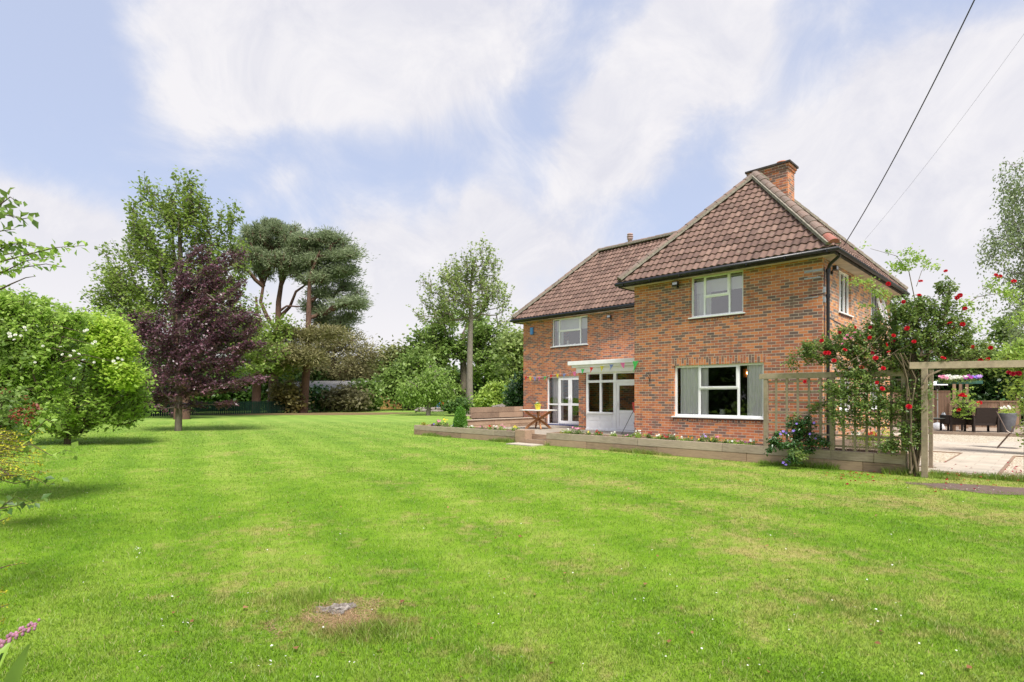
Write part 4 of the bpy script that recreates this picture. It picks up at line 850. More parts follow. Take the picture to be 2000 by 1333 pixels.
# ================================================================== vegetation helpers
def nrmz(a): return a/np.maximum(np.linalg.norm(a, axis=1, keepdims=True), 1e-9)
def leaf_mesh(P, size, up=.7, asp=.32, dirb=None, dirw=0.0, fold=True, nb=None):
    n = len(P); nr = RNG.normal(size=(n, 3)); 
    if nb is not None: nr = nr*.6 + nb
    nr[:, 2] = np.abs(nr[:, 2])*.6 + up; nr = nrmz(nr)
    u = RNG.normal(size=(n, 3))
    if dirb is not None: u = nrmz(u)*(1-dirw) + dirb*dirw
    u = nrmz(u - nr*np.sum(u*nr, axis=1, keepdims=True)); w_ = np.cross(nr, u); s = np.asarray(size).reshape(-1, 1)*np.ones((n, 1))
    if fold:      # two quads folded along the midrib
        V = np.stack([P, P+u*s*.5+w_*s*asp+nr*s*.10, P+u*s-nr*s*.08, P+u*s*.5-w_*s*asp+nr*s*.10, P+u*s*.52], 1).reshape(-1, 3)
        b = np.arange(n)*5; Fc = np.stack([np.stack([b, b+4, b+2, b+1], 1), np.stack([b, b+3, b+2, b+4], 1)], 1).reshape(-1, 4); return V, Fc, 2
    V = np.stack([P, P+u*s*.45+w_*s*asp, P+u*s, P+u*s*.45-w_*s*asp], 1).reshape(-1, 3)
    b = np.arange(n)*4; return V, np.stack([b, b+1, b+2, b+3], 1), 1
def blob_pts(blobs, n, surf=.55):
    """n clump centres spread over ellipsoid blobs (centre, rx, ry, rz), denser towards their outsides"""
    vol = np.array([b[1]*b[2]*b[3] for b in blobs])**.72; cnt = RNG.multinomial(n, vol/vol.sum()); out = []; nb = []
    for b, k in zip(blobs, cnt):
        d = nrmz(RNG.normal(size=(k, 3))); r = RNG.random((k, 1))**(1/3*(1-surf)+.06); q = d*r; out.append(q*np.array(b[1:4])+np.array(b[0])); nb.append(d)
    return np.concatenate(out), np.concatenate(nb)
def B(px, py, Y, rx, rz, ry=None, dy=0):
    c = WP(px, py, Y+dy); return ((c.x, c.y, c.z), rx/F*Y, (ry if ry else rx/F*Y*.8), rz/F*Y)
def leaves(name, C, per, spread, size, mat, parent, base, flat=.7, up=.7, asp=.32, fold=False, droop=0, nb=None, lv=.5, zmin=None, needle=False, D=None, slen=0):
    K = len(C); sp = spread*(.6+.8*RNG.random((K, 1, 1)))
    off = RNG.normal(size=(K, per, 3))*sp*.6*np.array([1, 1, flat])
    if D is not None: off = off*.42 + D[:, None, :]*((RNG.random((K, per, 1))-.42)*slen*(.6+.8*RNG.random((K, 1, 1))))
    P = (C[:, None, :]+off)
    if droop: P[:, :, 2] -= droop*RNG.random((K, per))
    P = P.reshape(-1, 3); cv = np.repeat(RNG.random(K), per); var = lv*cv + (1-lv)*RNG.random(K*per)
    if zmin is not None: keep = P[:, 2] > zmin; P = P[keep]; var = var[keep]; off = off.reshape(-1, 3)[keep]
    s = size*(.65+.7*RNG.random(len(P))); nbb = None if nb is None else np.repeat(nb, per, axis=0)
    if needle: V, Fc, k = leaf_mesh(P, s, up, asp, nrmz(off.reshape(-1, 3)+np.array([0, 0, .25*spread])), .8, False)
    else: V, Fc, k = leaf_mesh(P, s, up, asp, fold=fold, dirb=(np.tile([[0, 0, -1.]], (len(P), 1)) if droop else None), dirw=.6 if droop else 0)
    return np_obj(name, V-np.array(base), Fc, mat, parent, np.repeat(var, k))
def skeleton(mb, base, trunk, C, twig=.012, maxr=.12, start=.3, lift=1.0, segs=5, wig=.12, pen=1.2, limbs=None):
    """trunk = [(x, y, z, r)]; each clump joins the nearest limb so far, limbs thicken with what they carry"""
    T = [Vector(t[:3]) for t in trunk]; R = [t[3] for t in trunk]; pos = []; par = []; rr = []; fixed = []
    for i in range(len(T)-1):
        k = max(2, int((T[i+1]-T[i]).length/.5))
        for j in range(k):
            pos.append(T[i].lerp(T[i+1], j/k)); par.append(len(pos)-2); rr.append(R[i]+(R[i+1]-R[i])*j/k); fixed.append(True)
    pos.append(T[-1]); par.append(len(pos)-2); rr.append(R[-1]); fixed.append(True)
    z0 = T[0].z; hgt = T[-1].z-z0; nlim = len(pos)
    for lb in (limbs or []):       # hand placed main limbs: [(x, y, z, r), ...]
        first = min(range(nlim), key=lambda i: (pos[i]-Vector(lb[0][:3])).length)
        for j, p_ in enumerate(lb): pos.append(Vector(p_[:3])); par.append(first if j == 0 else len(pos)-2); rr.append(p_[3]); fixed.append(True)
        mb.tube([Vector(p_[:3])-Vector(base) for p_ in lb], [p_[3] for p_ in lb], 8)
    A = np.array([tuple(p) for p in pos]); ok = A[:, 2] >= z0+hgt*start; ok[nlim:] = True
    if not ok.any(): ok[-1] = True
    nt_ = len(pos); P = [tuple(p) for p in pos]; OK = list(ok)
    d0 = np.min(np.linalg.norm(C[:, None, :]-A[ok][None], axis=2), axis=1)
    arr = np.zeros((nt_+2*len(C), 3)); arr[:nt_] = A; okk = np.zeros(nt_+2*len(C), bool); okk[:nt_] = ok; n = nt_; parent = par[:]; mids = {}
    for ci in np.argsort(d0):
        c = C[ci]; df = arr[:n]-c; dd = np.linalg.norm(df, axis=1); hz = np.linalg.norm(df[:, :2], axis=1)
        cost = dd + pen*np.maximum(0, arr[:n, 2]-c[2]+lift*.35*hz); cost[~okk[:n]] = 1e9; b = int(np.argmin(cost))
        mid = (arr[b]+c)/2 + RNG.normal(size=3)*wig*dd[b]*.5; mid[2] -= .06*dd[b]*lift
        arr[n] = mid; parent.append(b); okk[n] = dd[b] > .8; arr[n+1] = c; parent.append(n); okk[n+1] = True; n += 2
    cnt = np.zeros(n)
    for i in range(n-1, nt_-1, -1):
        if (i-nt_) % 2 == 1: cnt[i] += 1
        cnt[parent[i]] += cnt[i]
    rad_ = np.minimum(twig*np.maximum(cnt, 1)**.45, maxr)
    off = Vector(base)
    for i in range(nt_, n, 2):
        b = parent[i]; p0 = Vector(arr[b])-off; r0 = min(rad_[i]*1.15, rr[b]*.85 if b < nt_ else rad_[b] if rad_[b] > 0 else 9)
        mb.tube([p0, Vector(arr[i])-off, Vector(arr[i+1])-off], [max(r0, rad_[i]), rad_[i], rad_[i+1]*.7+twig*.2], 4 if rad_[i] < .03 else segs+1, cap=False)
    mb.tube([t-off for t in T], R, 10)
def wave3(C, lam, seed, zk=1.0):
    r = np.random.default_rng(seed); o = np.zeros(len(C))
    for _ in range(10):
        k = r.normal(size=3); k = k/np.linalg.norm(k)*6.283/lam*r.uniform(.7, 1.5); k[2] *= zk; o += np.sin(C@k+r.uniform(0, 6.3))
    return o
SEED = [100]
def tree(name, lab, cat, trunk, blobs, ncl, per, spread, size, lf, bark, group=None, flat=.7, up=.7, asp=.32, surf=.55, droop=0, start=.3, twig=.012, maxr=.13, lift=1.0, fold=False, needle=False, branchy=1.0, zmin=.05, pen=1.2, crown='crown', lv=.5, extra=None, cull=.38, lam=5.0, zk=1.3, spr=0.0, org=None, sdir=None, limbs=None):
    base = trunk[0][:3]; r = empty(name, base, 0, lab, cat, group)
    C, nb = blob_pts(blobs, ncl, surf); keep = C[:, 2] > .15; C = C[keep]; SEED[0] += 1
    wv = wave3(C, lam*spread, SEED[0], zk); C = C[wv > np.quantile(wv, cull)]
    mb = MB(); sel = C if branchy >= 1 else C[RNG.random(len(C)) < branchy]
    D = None
    if spr:
        o_ = np.array(org if org is not None else (base[0], base[1], base[2]+.25*(trunk[-1][2]-base[2]))); D = nrmz(C-o_) + np.array([0, 0, .25]) + RNG.normal(size=C.shape)*.28
        if sdir is not None: D = D*.5 + np.array(sdir)
        D = nrmz(D); q_ = np.array(base)
        for c_, d_ in zip(C, D): mb.tube([c_-d_*spr*.45-q_, c_-q_, c_+d_*spr*.5-q_], [twig*1.0, twig*.8, twig*.3], 3, cap=False)
    skeleton(mb, base, trunk, sel, twig, maxr, start, lift, pen=pen, limbs=limbs); mb.build('trunk', bark, r)
    leaves(crown, C, per, spread, size, lf, r, base, flat, up, asp, fold, droop, zmin=zmin, needle=needle, lv=lv, D=D, slen=spr)
    if extra:
        for (bl, n2, per2, sp2, sz2, lf2, nm) in extra:
            C2, _ = blob_pts(bl, n2, .3); leaves(nm, C2, per2, sp2, sz2, lf2, r, base, flat, up, asp, fold, droop, zmin=zmin, needle=needle)
    return r
# ================================================================== trees
def TR(px, Y, tops, z=0):      # trunk path: [(px, py, r, dY)]
    b = W(px, Y, z); out = [(b.x, b.y, z, tops[0])]
    for (qx, qy, r_, *d) in tops[1:]:
        p = WP(qx, qy, Y+(d[0] if d else 0)); out.append((p.x, p.y, p.z, r_))
    return out
def LIMB(ls, Y): return [[(*WP(a, b, Y+random.uniform(-.02, .02)*Y), r_) for a, b, r_ in l] for l in ls]
# tall green sycamore at the back left
Y = 42
tree('sycamore_tree', 'tall light green broad leaved tree behind the copper beech', 'tree', TR(345, Y, [.42, (345, 700, .36), (350, 600, .26), (352, 500, .17), (350, 420, .08)]),
     [B(350, 400, Y, 62, 42), B(300, 440, Y, 50, 45), B(400, 440, Y, 58, 45), B(340, 480, Y, 90, 60), B(260, 530, Y, 60, 55), B(430, 520, Y, 50, 60), B(330, 560, Y, 120, 60), B(240, 610, Y, 60, 50), B(440, 620, Y, 70, 60), B(330, 650, Y, 130, 60), B(480, 690, Y, 70, 50), B(215, 600, Y, 40, 30), B(450, 420, Y, 22, 16), B(285, 375, Y, 20, 22), B(375, 365, Y, 16, 14)],
     1700, 26, .60, .25, LF['syc'], M_BARK, spr=1.7, cull=.33, flat=.6, up=.9, surf=.45, twig=.018, start=.2, limbs=LIMB([[(350, 640, .18), (320, 560, .12), (300, 470, .06)], [(350, 620, .18), (385, 540, .12), (405, 450, .05)], [(350, 560, .14), (338, 480, .1), (335, 400, .04)], [(348, 690, .2), (280, 620, .12), (235, 560, .06)], [(350, 680, .2), (430, 610, .12), (450, 540, .05)]], Y))
# copper beech
Y = 25.3
tree('copper_beech', 'dark purple leaved copper beech leaning right on the lawn', 'tree', TR(348, Y, [.155, (350, 790, .13), (352, 700, .10), (350, 600, .075), (345, 520, .04)]),
     [B(385, 500, Y, 22, 14), B(360, 530, Y, 22, 26), B(415, 530, Y, 30, 14), B(455, 508, Y, 26, 7), B(480, 512, Y, 16, 5), B(380, 560, Y, 40, 26), B(440, 560, Y, 34, 12), B(350, 590, Y, 30, 30), B(415, 600, Y, 50, 22), B(465, 590, Y, 26, 9), B(470, 625, Y, 36, 12), B(450, 650, Y, 50, 22), B(375, 650, Y, 60, 34), B(285, 635, Y, 34, 22), B(250, 636, Y, 20, 12), B(300, 680, Y, 50, 36), B(400, 700, Y, 74, 36), B(480, 680, Y, 26, 8), B(345, 745, Y, 70, 34), B(420, 758, Y, 50, 18), B(475, 742, Y, 36, 10), B(500, 748, Y, 14, 5), B(298, 768, Y, 36, 18), B(340, 790, Y, 50, 9), B(440, 790, Y, 16, 6)],
     2100, 22, .20, .12, LF['beech'], M_BARK, cull=.36, zk=2.0, lam=6, spr=.75, sdir=(.55, 0, .12), limbs=LIMB([[(350, 600, .06), (365, 560, .045), (400, 525, .03), (450, 508, .015)], [(350, 620, .06), (348, 560, .04), (358, 515, .02), (385, 490, .01)], [(351, 680, .06), (400, 620, .04), (450, 585, .02)], [(350, 700, .06), (310, 660, .04), (265, 635, .02)], [(350, 720, .06), (430, 680, .04), (490, 640, .02)]], Y), flat=.45, up=.8, surf=.4, twig=.008, start=.12, lift=1.5, maxr=.06)
def PADS(L_, Y): return [B(a+random.uniform(-1.2, 1.2)*c*k, b+random.uniform(-1.6, 1.3)*d*k, Y, c*(1.1, .55, .4)[int(k+.9)], d*(1.15, .75, .6)[int(k+.9)], dy=random.uniform(-1.8, 1.8)) for a, b, c, d in L_ for k in (0, 1, 1.3)]
# two scots pines and a third trunk
Y = 54
tree('pine_tree', 'left tall scots pine with a forked reddish trunk and flat grey green crown', 'tree', TR(532, Y, [.50, (536, 700, .38), (543, 640, .30), (544, 590, .24), (550, 550, .20), (548, 500, .12), (545, 465, .06)]),
     PADS([(535,447,24,9),(502,460,22,9),(562,466,20,8),(484,482,20,10),(525,482,26,9),(577,490,22,9),(500,507,24,9),(545,510,24,8),(592,516,20,8),(476,520,14,8),(515,530,18,6),(570,534,18,6)], Y),
     760, 80, .62, .30, LF['pine'], M_BARKP, spr=.9, sdir=(0, 0, .5), limbs=LIMB([[(541, 645, .24), (522, 620, .19), (509, 590, .16), (514, 560, .13), (500, 525, .08), (488, 490, .04)], [(546, 620, .2), (566, 600, .15), (578, 570, .12), (598, 556, .08), (620, 552, .04)], [(549, 560, .16), (566, 520, .1), (580, 490, .05)], [(514, 560, .1), (530, 520, .07), (532, 470, .04)], [(543, 610, .14), (560, 598, .09), (600, 600, .05)]], Y), group='tall scots pines', flat=.45, up=.5, asp=.11, surf=.5, cull=.25, zk=1.4, lam=3.2, needle=True, start=.40, twig=.05, maxr=.24, lift=1.6)
tree('pine_tree', 'right tall scots pine with a straight brown trunk and layered crown', 'tree', TR(592, Y-2, [.42, (597, 740, .36), (602, 680, .30), (603, 610, .24), (605, 540, .14), (625, 490, .06)]),
     PADS([(628,462,20,8),(602,476,20,9),(655,480,22,9),(676,500,18,9),(640,502,24,9),(612,512,20,8),(680,528,16,8),(652,534,22,8),(622,546,22,8),(677,560,20,8),(642,572,24,8),(692,592,18,8),(657,602,22,7),(615,604,20,7),(682,622,16,6),(640,628,18,6),(665,640,14,5)], Y),
     720, 95, .72, .32, LF['pine'], M_BARKP, 'tall scots pines', flat=.45, up=.5, asp=.11, surf=.5, cull=.25, zk=1.4, lam=3.2, needle=True, start=.28, twig=.045, maxr=.2, lift=1.3,
     extra=[([B(560, 690, Y-4, 50, 18), B(600, 700, Y-4, 28, 12), B(640, 655, Y-3, 40, 10), B(585, 655, Y-3, 26, 9)], 90, 120, .9, .4, LF['pineo'], 'lower_foliage')])
tree('pine_tree', 'shorter grey green pine spreading right of the tall pair', 'tree', TR(650, 66, [.3, (650, 720, .22), (652, 690, .12), (655, 670, .06)]),
     [B(645, 672, 66, 44, 22), B(690, 675, 66, 34, 24), B(718, 695, 66, 16, 20), B(600, 720, 66, 55, 24), B(660, 720, 66, 60, 24), B(700, 715, 66, 22, 30), B(560, 735, 66, 30, 36), B(620, 690, 66, 30, 20), B(690, 740, 66, 40, 24)],
     480, 100, 1.0, .36, LF['pineo'], M_BARKP, 'background conifers', flat=.6, up=.5, asp=.14, surf=.4, cull=.42, zk=2, lam=3.2, needle=True, start=.2, twig=.03)
tree('bare_pine_trunk', 'brown trunk standing left of the two tall pines in front of the green fence', 'tree', TR(500, 50, [.40, (502, 730, .34), (503, 690, .28), (505, 640, .18), (500, 580, .08)]),
     [B(520, 640, 50, 44, 34), B(490, 690, 50, 50, 30), B(545, 700, 50, 54, 34), B(580, 700, 51, 30, 20), B(450, 640, 50, 40, 40)], 300, 46, 1.0, .32, LF['syc'], M_BARKP, flat=.6, up=.9, twig=.02, start=.4)
tree('broad_trunk_tree', 'thick brown trunk half hidden behind the copper beech', 'tree', TR(355, 38, [.52, (356, 770, .45), (352, 700, .36), (350, 600, .2)]), [B(300, 720, 39, 60, 40), B(400, 740, 39, 60, 30)], 120, 46, 1.0, .3, LF['dark'], M_BARKP, twig=.02)
# tall bare stemmed alder beside the house
Y = 46
tree('alder_tree', 'tall thin crowned tree with a long bare pale trunk left of the house', 'tree', TR(917, Y, [.34, (917, 740, .27), (918, 680, .235), (920, 610, .18), (919, 560, .10), (925, 510, .05)]),
     [B(935, 500, Y, 34, 20), B(905, 530, Y, 50, 26), B(950, 540, Y, 40, 30), B(870, 560, Y, 50, 22), B(935, 575, Y, 60, 28), B(850, 590, Y, 36, 18), B(975, 590, Y, 34, 28), B(900, 600, Y, 60, 24), B(985, 625, Y, 24, 24), B(850, 620, Y, 40, 14)],
     640, 17, .44, .23, LF['ash'], M_BARKL, spr=1.3, cull=.40, flat=.6, up=.9, surf=.55, twig=.017, start=.55, lift=.8)
# big green masses behind it
Y = 70
tree('oak_tree', 'large rounded mid green tree behind the bare trunk', 'tree', TR(905, Y, [.5, (905, 700, .4), (905, 650, .2)]),
     [B(900, 650, Y, 75, 40), B(850, 680, Y, 50, 40), B(960, 670, Y, 40, 46), B(900, 720, Y, 95, 46), B(830, 720, Y, 40, 40), B(985, 720, Y, 34, 50), B(1000, 680, Y, 20, 24)], 1100, 34, 1.1, .46, LF['mid'], M_BARK, 'trees at the far end of the garden', up=.9, twig=.03, spr=1.8)
tree('ash_tree', 'pale green tree between the oak and the corner of the house', 'tree', TR(1005, 62, [.3, (1008, 700, .2), (1010, 670, .1)]), [B(1005, 680, 62, 26, 30), B(1012, 720, 62, 22, 40), B(1030, 700, 62, 24, 44)], 220, 36, 1.1, .42, LF['ash'], M_BARK, 'trees at the far end of the garden', twig=.025)
tree('hawthorn_tree', 'dull olive green tree at the gap between pines and oak', 'tree', TR(762, 72, [.3, (762, 730, .2), (765, 700, .1)]), [B(755, 705, 72, 40, 26), B(790, 710, 72, 30, 24), B(735, 735, 72, 26, 24), B(775, 745, 72, 50, 24), B(722, 770, 72, 18, 24)], 360, 40, 1.3, .46, leaf_mat('olive_leaf', (.055, .075, .02), (.11, .13, .04), (.20, .21, .07)), M_BARK, 'trees at the far end of the garden', twig=.03)
tree('willow_tree', 'fresh green bushy tree left of the small weeping tree', 'tree', TR(800, 62, [.25, (800, 750, .2), (803, 720, .1)]), [B(805, 720, 62, 34, 30), B(785, 745, 62, 34, 24), B(830, 735, 62, 40, 30), B(815, 765, 62, 50, 18), B(745, 765, 62, 34, 16)], 330, 42, 1.2, .40, LF['mid'], M_BARK, 'trees at the far end of the garden', twig=.03)
tree('weeping_tree', 'small pale green weeping tree with a pale trunk on the far lawn', 'tree', TR(836, 45.3, [.20, (838, 795, .16), (842, 770, .12), (840, 745, .06)]),
     [B(838, 730, 45.3, 36, 18), B(812, 748, 45.3, 26, 18), B(862, 750, 45.3, 28, 18), B(800, 765, 45.3, 18, 14), B(880, 765, 45.3, 18, 10), B(840, 755, 45.3, 30, 14)], 300, 38, .5, .22, LF['weep'], M_BARKL, flat=.8, droop=.9, up=.3, twig=.018, start=.55, lift=.2)
# lower shrubs at the back
def bush(name, lab, px, Y, blobs, n, per, sp, sz, lf, cat='shrub', group=None, z=0, bark=None, **k):
    b = W(px, Y, z); return tree(name, lab, cat, [(b.x, b.y, z, .06), (b.x, b.y, z+.5*max(.3, (blobs[0][0][2]-z)), .04), (b.x, b.y, max(z+.35, blobs[0][0][2]*.9), .02)], blobs, n, per, sp, sz, lf, bark or M_BARKB, group, start=.05, twig=.008, maxr=.05, crown='foliage', **k)
bush('golden_conifer', 'rounded yellow green bush behind the upper retaining wall', 963, 33, [B(962, 775, 33, 22, 24), B(957, 785, 33, 24, 16), B(972, 765, 33, 12, 14)], 150, 46, .32, .17, leaf_mat('yellow_green_leaf', (.08, .13, .02), (.17, .25, .04), (.33, .40, .09)), z=.5)
bush('laurel_bush', 'dark glossy green bush against the far corner of the house', 1022, 29, [B(1025, 770, 28, 24, 28), B(1010, 780, 28, 18, 22), B(1038, 785, 27.5, 14, 26), B(1028, 745, 28, 14, 16)], 210, 44, .34, .19, LF['laurel'], z=.5)
bush('dark_shrub', 'low dark green shrub at the foot of the bare trunk', 905, 44, [B(905, 790, 44, 24, 10), B(885, 795, 44, 20, 7)], 90, 40, .35, .22, LF['dark'])
bush('dark_holly', 'tall dark shrub right of the right pine trunk', 625, 56, [B(622, 780, 56, 16, 22), B(618, 760, 56, 10, 14)], 90, 40, .6, .36, LF['laurel'])
bush('brown_shrub', 'brownish green twiggy shrub in front of the long low outbuilding', 672, 56, [B(655, 782, 56, 26, 16), B(690, 778, 56, 34, 20), B(675, 790, 56, 40, 10)], 210, 40, .7, .34, leaf_mat('brown_green_leaf', (.055, .05, .025), (.10, .095, .045), (.17, .16, .08)), bark=M_BARKP)
bush('ivy_shrub', 'bright green shrub with pale stems left of the summerhouse', 712, 58, [B(712, 765, 58, 26, 16), B(725, 780, 58, 22, 14), B(700, 785, 58, 14, 14)], 140, 40, .6, .34, LF['mid'])
bush('brown_conifer', 'olive brown drooping shrub between the two pine trunks', 560, 52, [B(562, 770, 52, 24, 26), B(572, 785, 52, 22, 16)], 130, 40, .6, .32, leaf_mat('brown_needle', (.06, .055, .02), (.13, .115, .04), (.20, .18, .07)))
patch('needle_litter', -19.5, 49.5, 11.5, 3.6, simple('needle_litter', (.20, .145, .07), .95, .1, .3, 3, .4), .12, z=.008, kind='structure')
# dark green picket fence far left
gf = MB(); A = W(-120, 33); Bq = W(565, 52); d = Bq-A; ln = d.length; n = int(ln/.16)
r = empty('picket_fence', A, math.atan2(d.y, d.x), 'dark green vertical board fence along the far left of the lawn', 'fence')
for i in range(n): gf.box(i*.16, i*.16+.125, -.01, .01, .03, 1.12+random.uniform(-.01, .01), var=random.random())
gf.build('boards', M_GFENCE, r); m = MB()
for zz in (.3, .9): m.box(0, ln, .011, .05, zz, zz+.07)
m.build('rails', M_GFENCE, r)
# long low building and the little summerhouse
bd = empty('outbuilding', W(575, 60), .05, 'long low building with a grey felt roof behind the pines', 'outbuilding')
m = MB(); m.box(-2.5, 8.2, 0, 5, 0, 2.2); m.build('wall', simple('pale_render', (.20, .17, .13), .9, .1, .2, 2, .1), bd)
m = MB(); m.add([(-2.8, -.4, 2.2), (8.5, -.4, 2.2), (8.5, 3, 3.3), (-2.8, 3, 3.3), (-2.8, 3, 3.2), (8.5, 3, 3.2), (8.5, -.4, 2.1), (-2.8, -.4, 2.1)], [(0, 1, 2, 3), (4, 5, 6, 7), (0, 7, 6, 1), (1, 6, 5, 2), (3, 4, 7, 0)]); m.build('roof', M_SHEDROOF, bd)
m = MB(); m.box(1.0, 1.9, -.02, -.001, .0, 1.9); m.build('door', M_FASCIA, bd); m = MB(); m.box(3.0, 4.6, -.02, -.001, 1.0, 1.8); m.build('window', M_ROOM, bd)
bd = empty('caravan_roof', W(380, 62), .12, 'white roofed low garage seen over the green fence', 'garage')
m = MB(); m.box(0, 5.5, 0, 4, 0, 1.9); m.build('wall', simple('grey_render', (.16, .16, .15), .9, .1, .2, 2, .1), bd); m = MB(); m.box(-.2, 5.7, -.3, 4.2, 1.9, 2.05); m.build('roof', M_WPLAST, bd)
sh = empty('summerhouse', W(752, 68), -.15, 'small orange timber summerhouse with a railed veranda', 'summerhouse')
m = MB(); m.box(-2.2, -.2, 0, 2.4, 0, 2.1); m.box(-.2, 1.3, -.8, 2.4, 0, 2.15); m.build('wall', M_SHED, sh); m = MB(); m.box(-2.4, 1.5, -1.1, 2.6, 2.15, 2.27); m.build('roof', M_SHEDROOF, sh)
m = MB(); m.box(-1.7, -1.1, -.03, -.001, .1, 1.8); m.build('door', M_ROOM, sh); m = MB(); m.box(-2.2, -.25, -1.0, -.95, .75, .82); m.box(-2.2, -.25, -1.0, -.95, .1, .16)
for i in range(9): m.box(-2.2+i*.235, -2.15+i*.235, -1.0, -.95, .16, .75)
m.build('railing', simple('red_brown_rail', (.25, .07, .05), .7, .2, .2, 5, 0), sh)
tp = empty('trampoline', W(800, 66), 0, 'round trampoline on thin metal legs at the back of the lawn', 'trampoline')
m = MB(); m.lathe([(1.55, .88), (1.68, .90), (1.68, .95), (1.5, .96), (0, .93)], (0, 0, 0), 28, cap=False); m.build('mat', simple('trampoline_pad', (.30, .36, .42), .5, .3, .2, 5, 0), tp)
for k in range(6): a = k*math.pi/3+.2; m = MB(); m.tube([(1.6*math.cos(a), 1.6*math.sin(a), 0), (1.6*math.cos(a), 1.6*math.sin(a), .9)], .03, 6); m.build('leg', M_METAL, tp)
sl = empty('slide', W(871, 58), .5, 'small orange plastic slide at the far end of the lawn', 'slide')
m = MB(); m.add([(-.7, -.22, .95), (.7, -.22, .05), (.7, .22, .05), (-.7, .22, .95), (-.7, -.25, 1.1), (.7, -.25, .2), (.7, .25, .2), (-.7, .25, 1.1)], [(0, 1, 2, 3), (0, 4, 5, 1), (3, 2, 6, 7)]); m.build('chute', M_RED, sl)
m = MB()
for k in range(4): m.box(-1.0+.06*k, -.96+.06*k, -.2, .2, .2+.2*k, .24+.2*k)
m.bar((-1.05, -.22, 0), (-.7, -.22, 1.05), .04, .04); m.bar((-1.05, .22, 0), (-.7, .22, 1.05), .04, .04); m.build('ladder', M_BLUE, sl)
def rock(px, Y, sx, sy, sz, lab, mat, z=0, cat='rock', name='rock', group=None):
    bm = bmesh.new(); bmesh.ops.create_icosphere(bm, subdivisions=3, radius=1)
    for v in bm.verts:
        k = 1+.22*math.sin(v.co.x*5+px)*math.cos(v.co.y*4+sx*9)+.12*math.sin(v.co.z*9+px); v.co = Vector((v.co.x*sx*k, v.co.y*sy*k, max(-.2*sz, v.co.z*sz*k)))
    me = bpy.data.meshes.new(name); bm.to_mesh(me); bm.free(); me.materials.append(mat); o = bpy.data.objects.new(name, me); COL.objects.link(o); o.location = W(px, Y, z+.1*sz); return tag(o, lab, cat, group)
M_ROCK = simple('grey_stone', (.27, .23, .21), .9, .1, .35, 4, .6)
rock(822, 56, .6, .5, .38, 'low grey boulder left of the small weeping tree trunk', M_ROCK, group='boulders on the far lawn'); rock(850, 57, 1.1, .6, .42, 'wide grey boulder right of the small weeping tree trunk', M_ROCK, group='boulders on the far lawn')
rock(977, 29.5, .42, .3, .34, 'pointed driftwood lump on top of the upper retaining wall', M_ROCK, z=.8, name='driftwood', cat='driftwood'); 
m = MB(); m.tube([(0, 0, 0), (.02, 0, .25), (-.02, 0, .55)], [.17, .15, .17], 10); o = m.build('log_stump', M_BARKL, label='short upright log on the bank behind the upper retaining wall', cat='log'); o.location = W(992, 29.5, .82)
# hedges and the far wood
def hedge(name, lab, cat, p0, p1, thick, h, n, per, sz, lf, kind=None, z0=0, sp=None, jag=.25):
    p0 = Vector(p0); p1 = Vector(p1); d = p1-p0; ln = d.length; d.normalize(); nn = Vector((-d.y, d.x, 0)); a = RNG.random(n)*ln; b = (RNG.random(n)-.5)*thick
    ph = random.random()*9; top = h*(1+jag*np.sin(a*.55+ph)*.5+jag*np.sin(a*1.7+2*ph)*.35+jag*.2*np.sin(a*4.1)); c = z0+top*RNG.random(n)**.65
    C = np.stack([p0.x+d.x*a+nn.x*b, p0.y+d.y*a+nn.y*b, c], 1); base = (p0.x, p0.y, 0)
    if kind == 'stuff': o = leaves(name, C, per, sp or sz*2.2, sz, lf, None, base, zmin=.02); o.location = base; o['kind'] = 'stuff'; tag(o, lab, cat); return o
    r = empty(name, base, 0, lab, cat); leaves('foliage', C, per, sp or sz*2.2, sz, lf, r, base, zmin=.02)
    mb = MB()
    for i in range(int(ln/1.2)): q = d*(i*1.2+.5); mb.tube([q, q+Vector((.05, 0, h*.4)), q+Vector((-.05, 0, h*.7))], [.05, .035, .01], 5)
    mb.build('stems', M_BARKB, r); return r
hedge('far_wood', 'dark belt of woodland closing off the far end of the garden', 'woodland', W(-400, 95), W(1300, 95), 10, 5.0, 3600, 26, .75, LF['dark'], 'stuff')
hedge('reflected_hedge', 'unseen tall hedge added left of the lawn for the windows to reflect', 'hedge', (-27, -22, 0), (-30, 14, 0), 4, 5.5, 700, 30, .55, LF['dark'])  # added out of view so the window glass reflects something dark
hedge('boundary_hedge', 'dark green hedge behind the trampoline and the slide', 'hedge', W(715, 76), W(1060, 70), 3, 3.2, 800, 40, .36, LF['dark'])
hedge('laurel_hedge', 'shadowy dark hedge behind the green picket fence', 'hedge', W(-160, 48), W(640, 66), 3, 4.2, 1500, 36, .42, LF['dark'])
hedge('garden_hedge', 'dark green hedge behind the board fence of the deck', 'hedge', W(1690, 33), W(2500, 27), 3, 3.9, 1500, 40, .22, LF['laurel'], jag=.4)
hedge('far_wood', 'distant belt of trees seen past the right side of the house', 'woodland', W(1500, 70), W(3200, 45), 8, 5.0, 1500, 26, .6, LF['mid'], 'stuff')
bush('apple_tree', 'light green leafy tree at the right edge behind the pergola', 2010, 14.5, [B(2015, 760, 14.5, 34, 50), B(2010, 700, 14.5, 40, 30), B(2030, 830, 14.5, 26, 40)], 220, 40, .22, .085, LF['bush'], cat='tree')
bush('cherry_tree', 'broad green tree above the board fence on the right', 1950, 30, [B(1960, 700, 30, 60, 26), B(1900, 715, 30, 50, 18), B(2010, 690, 30, 50, 40), B(1990, 640, 31, 40, 34)], 420, 40, .5, .2, LF['mid'], cat='tree')
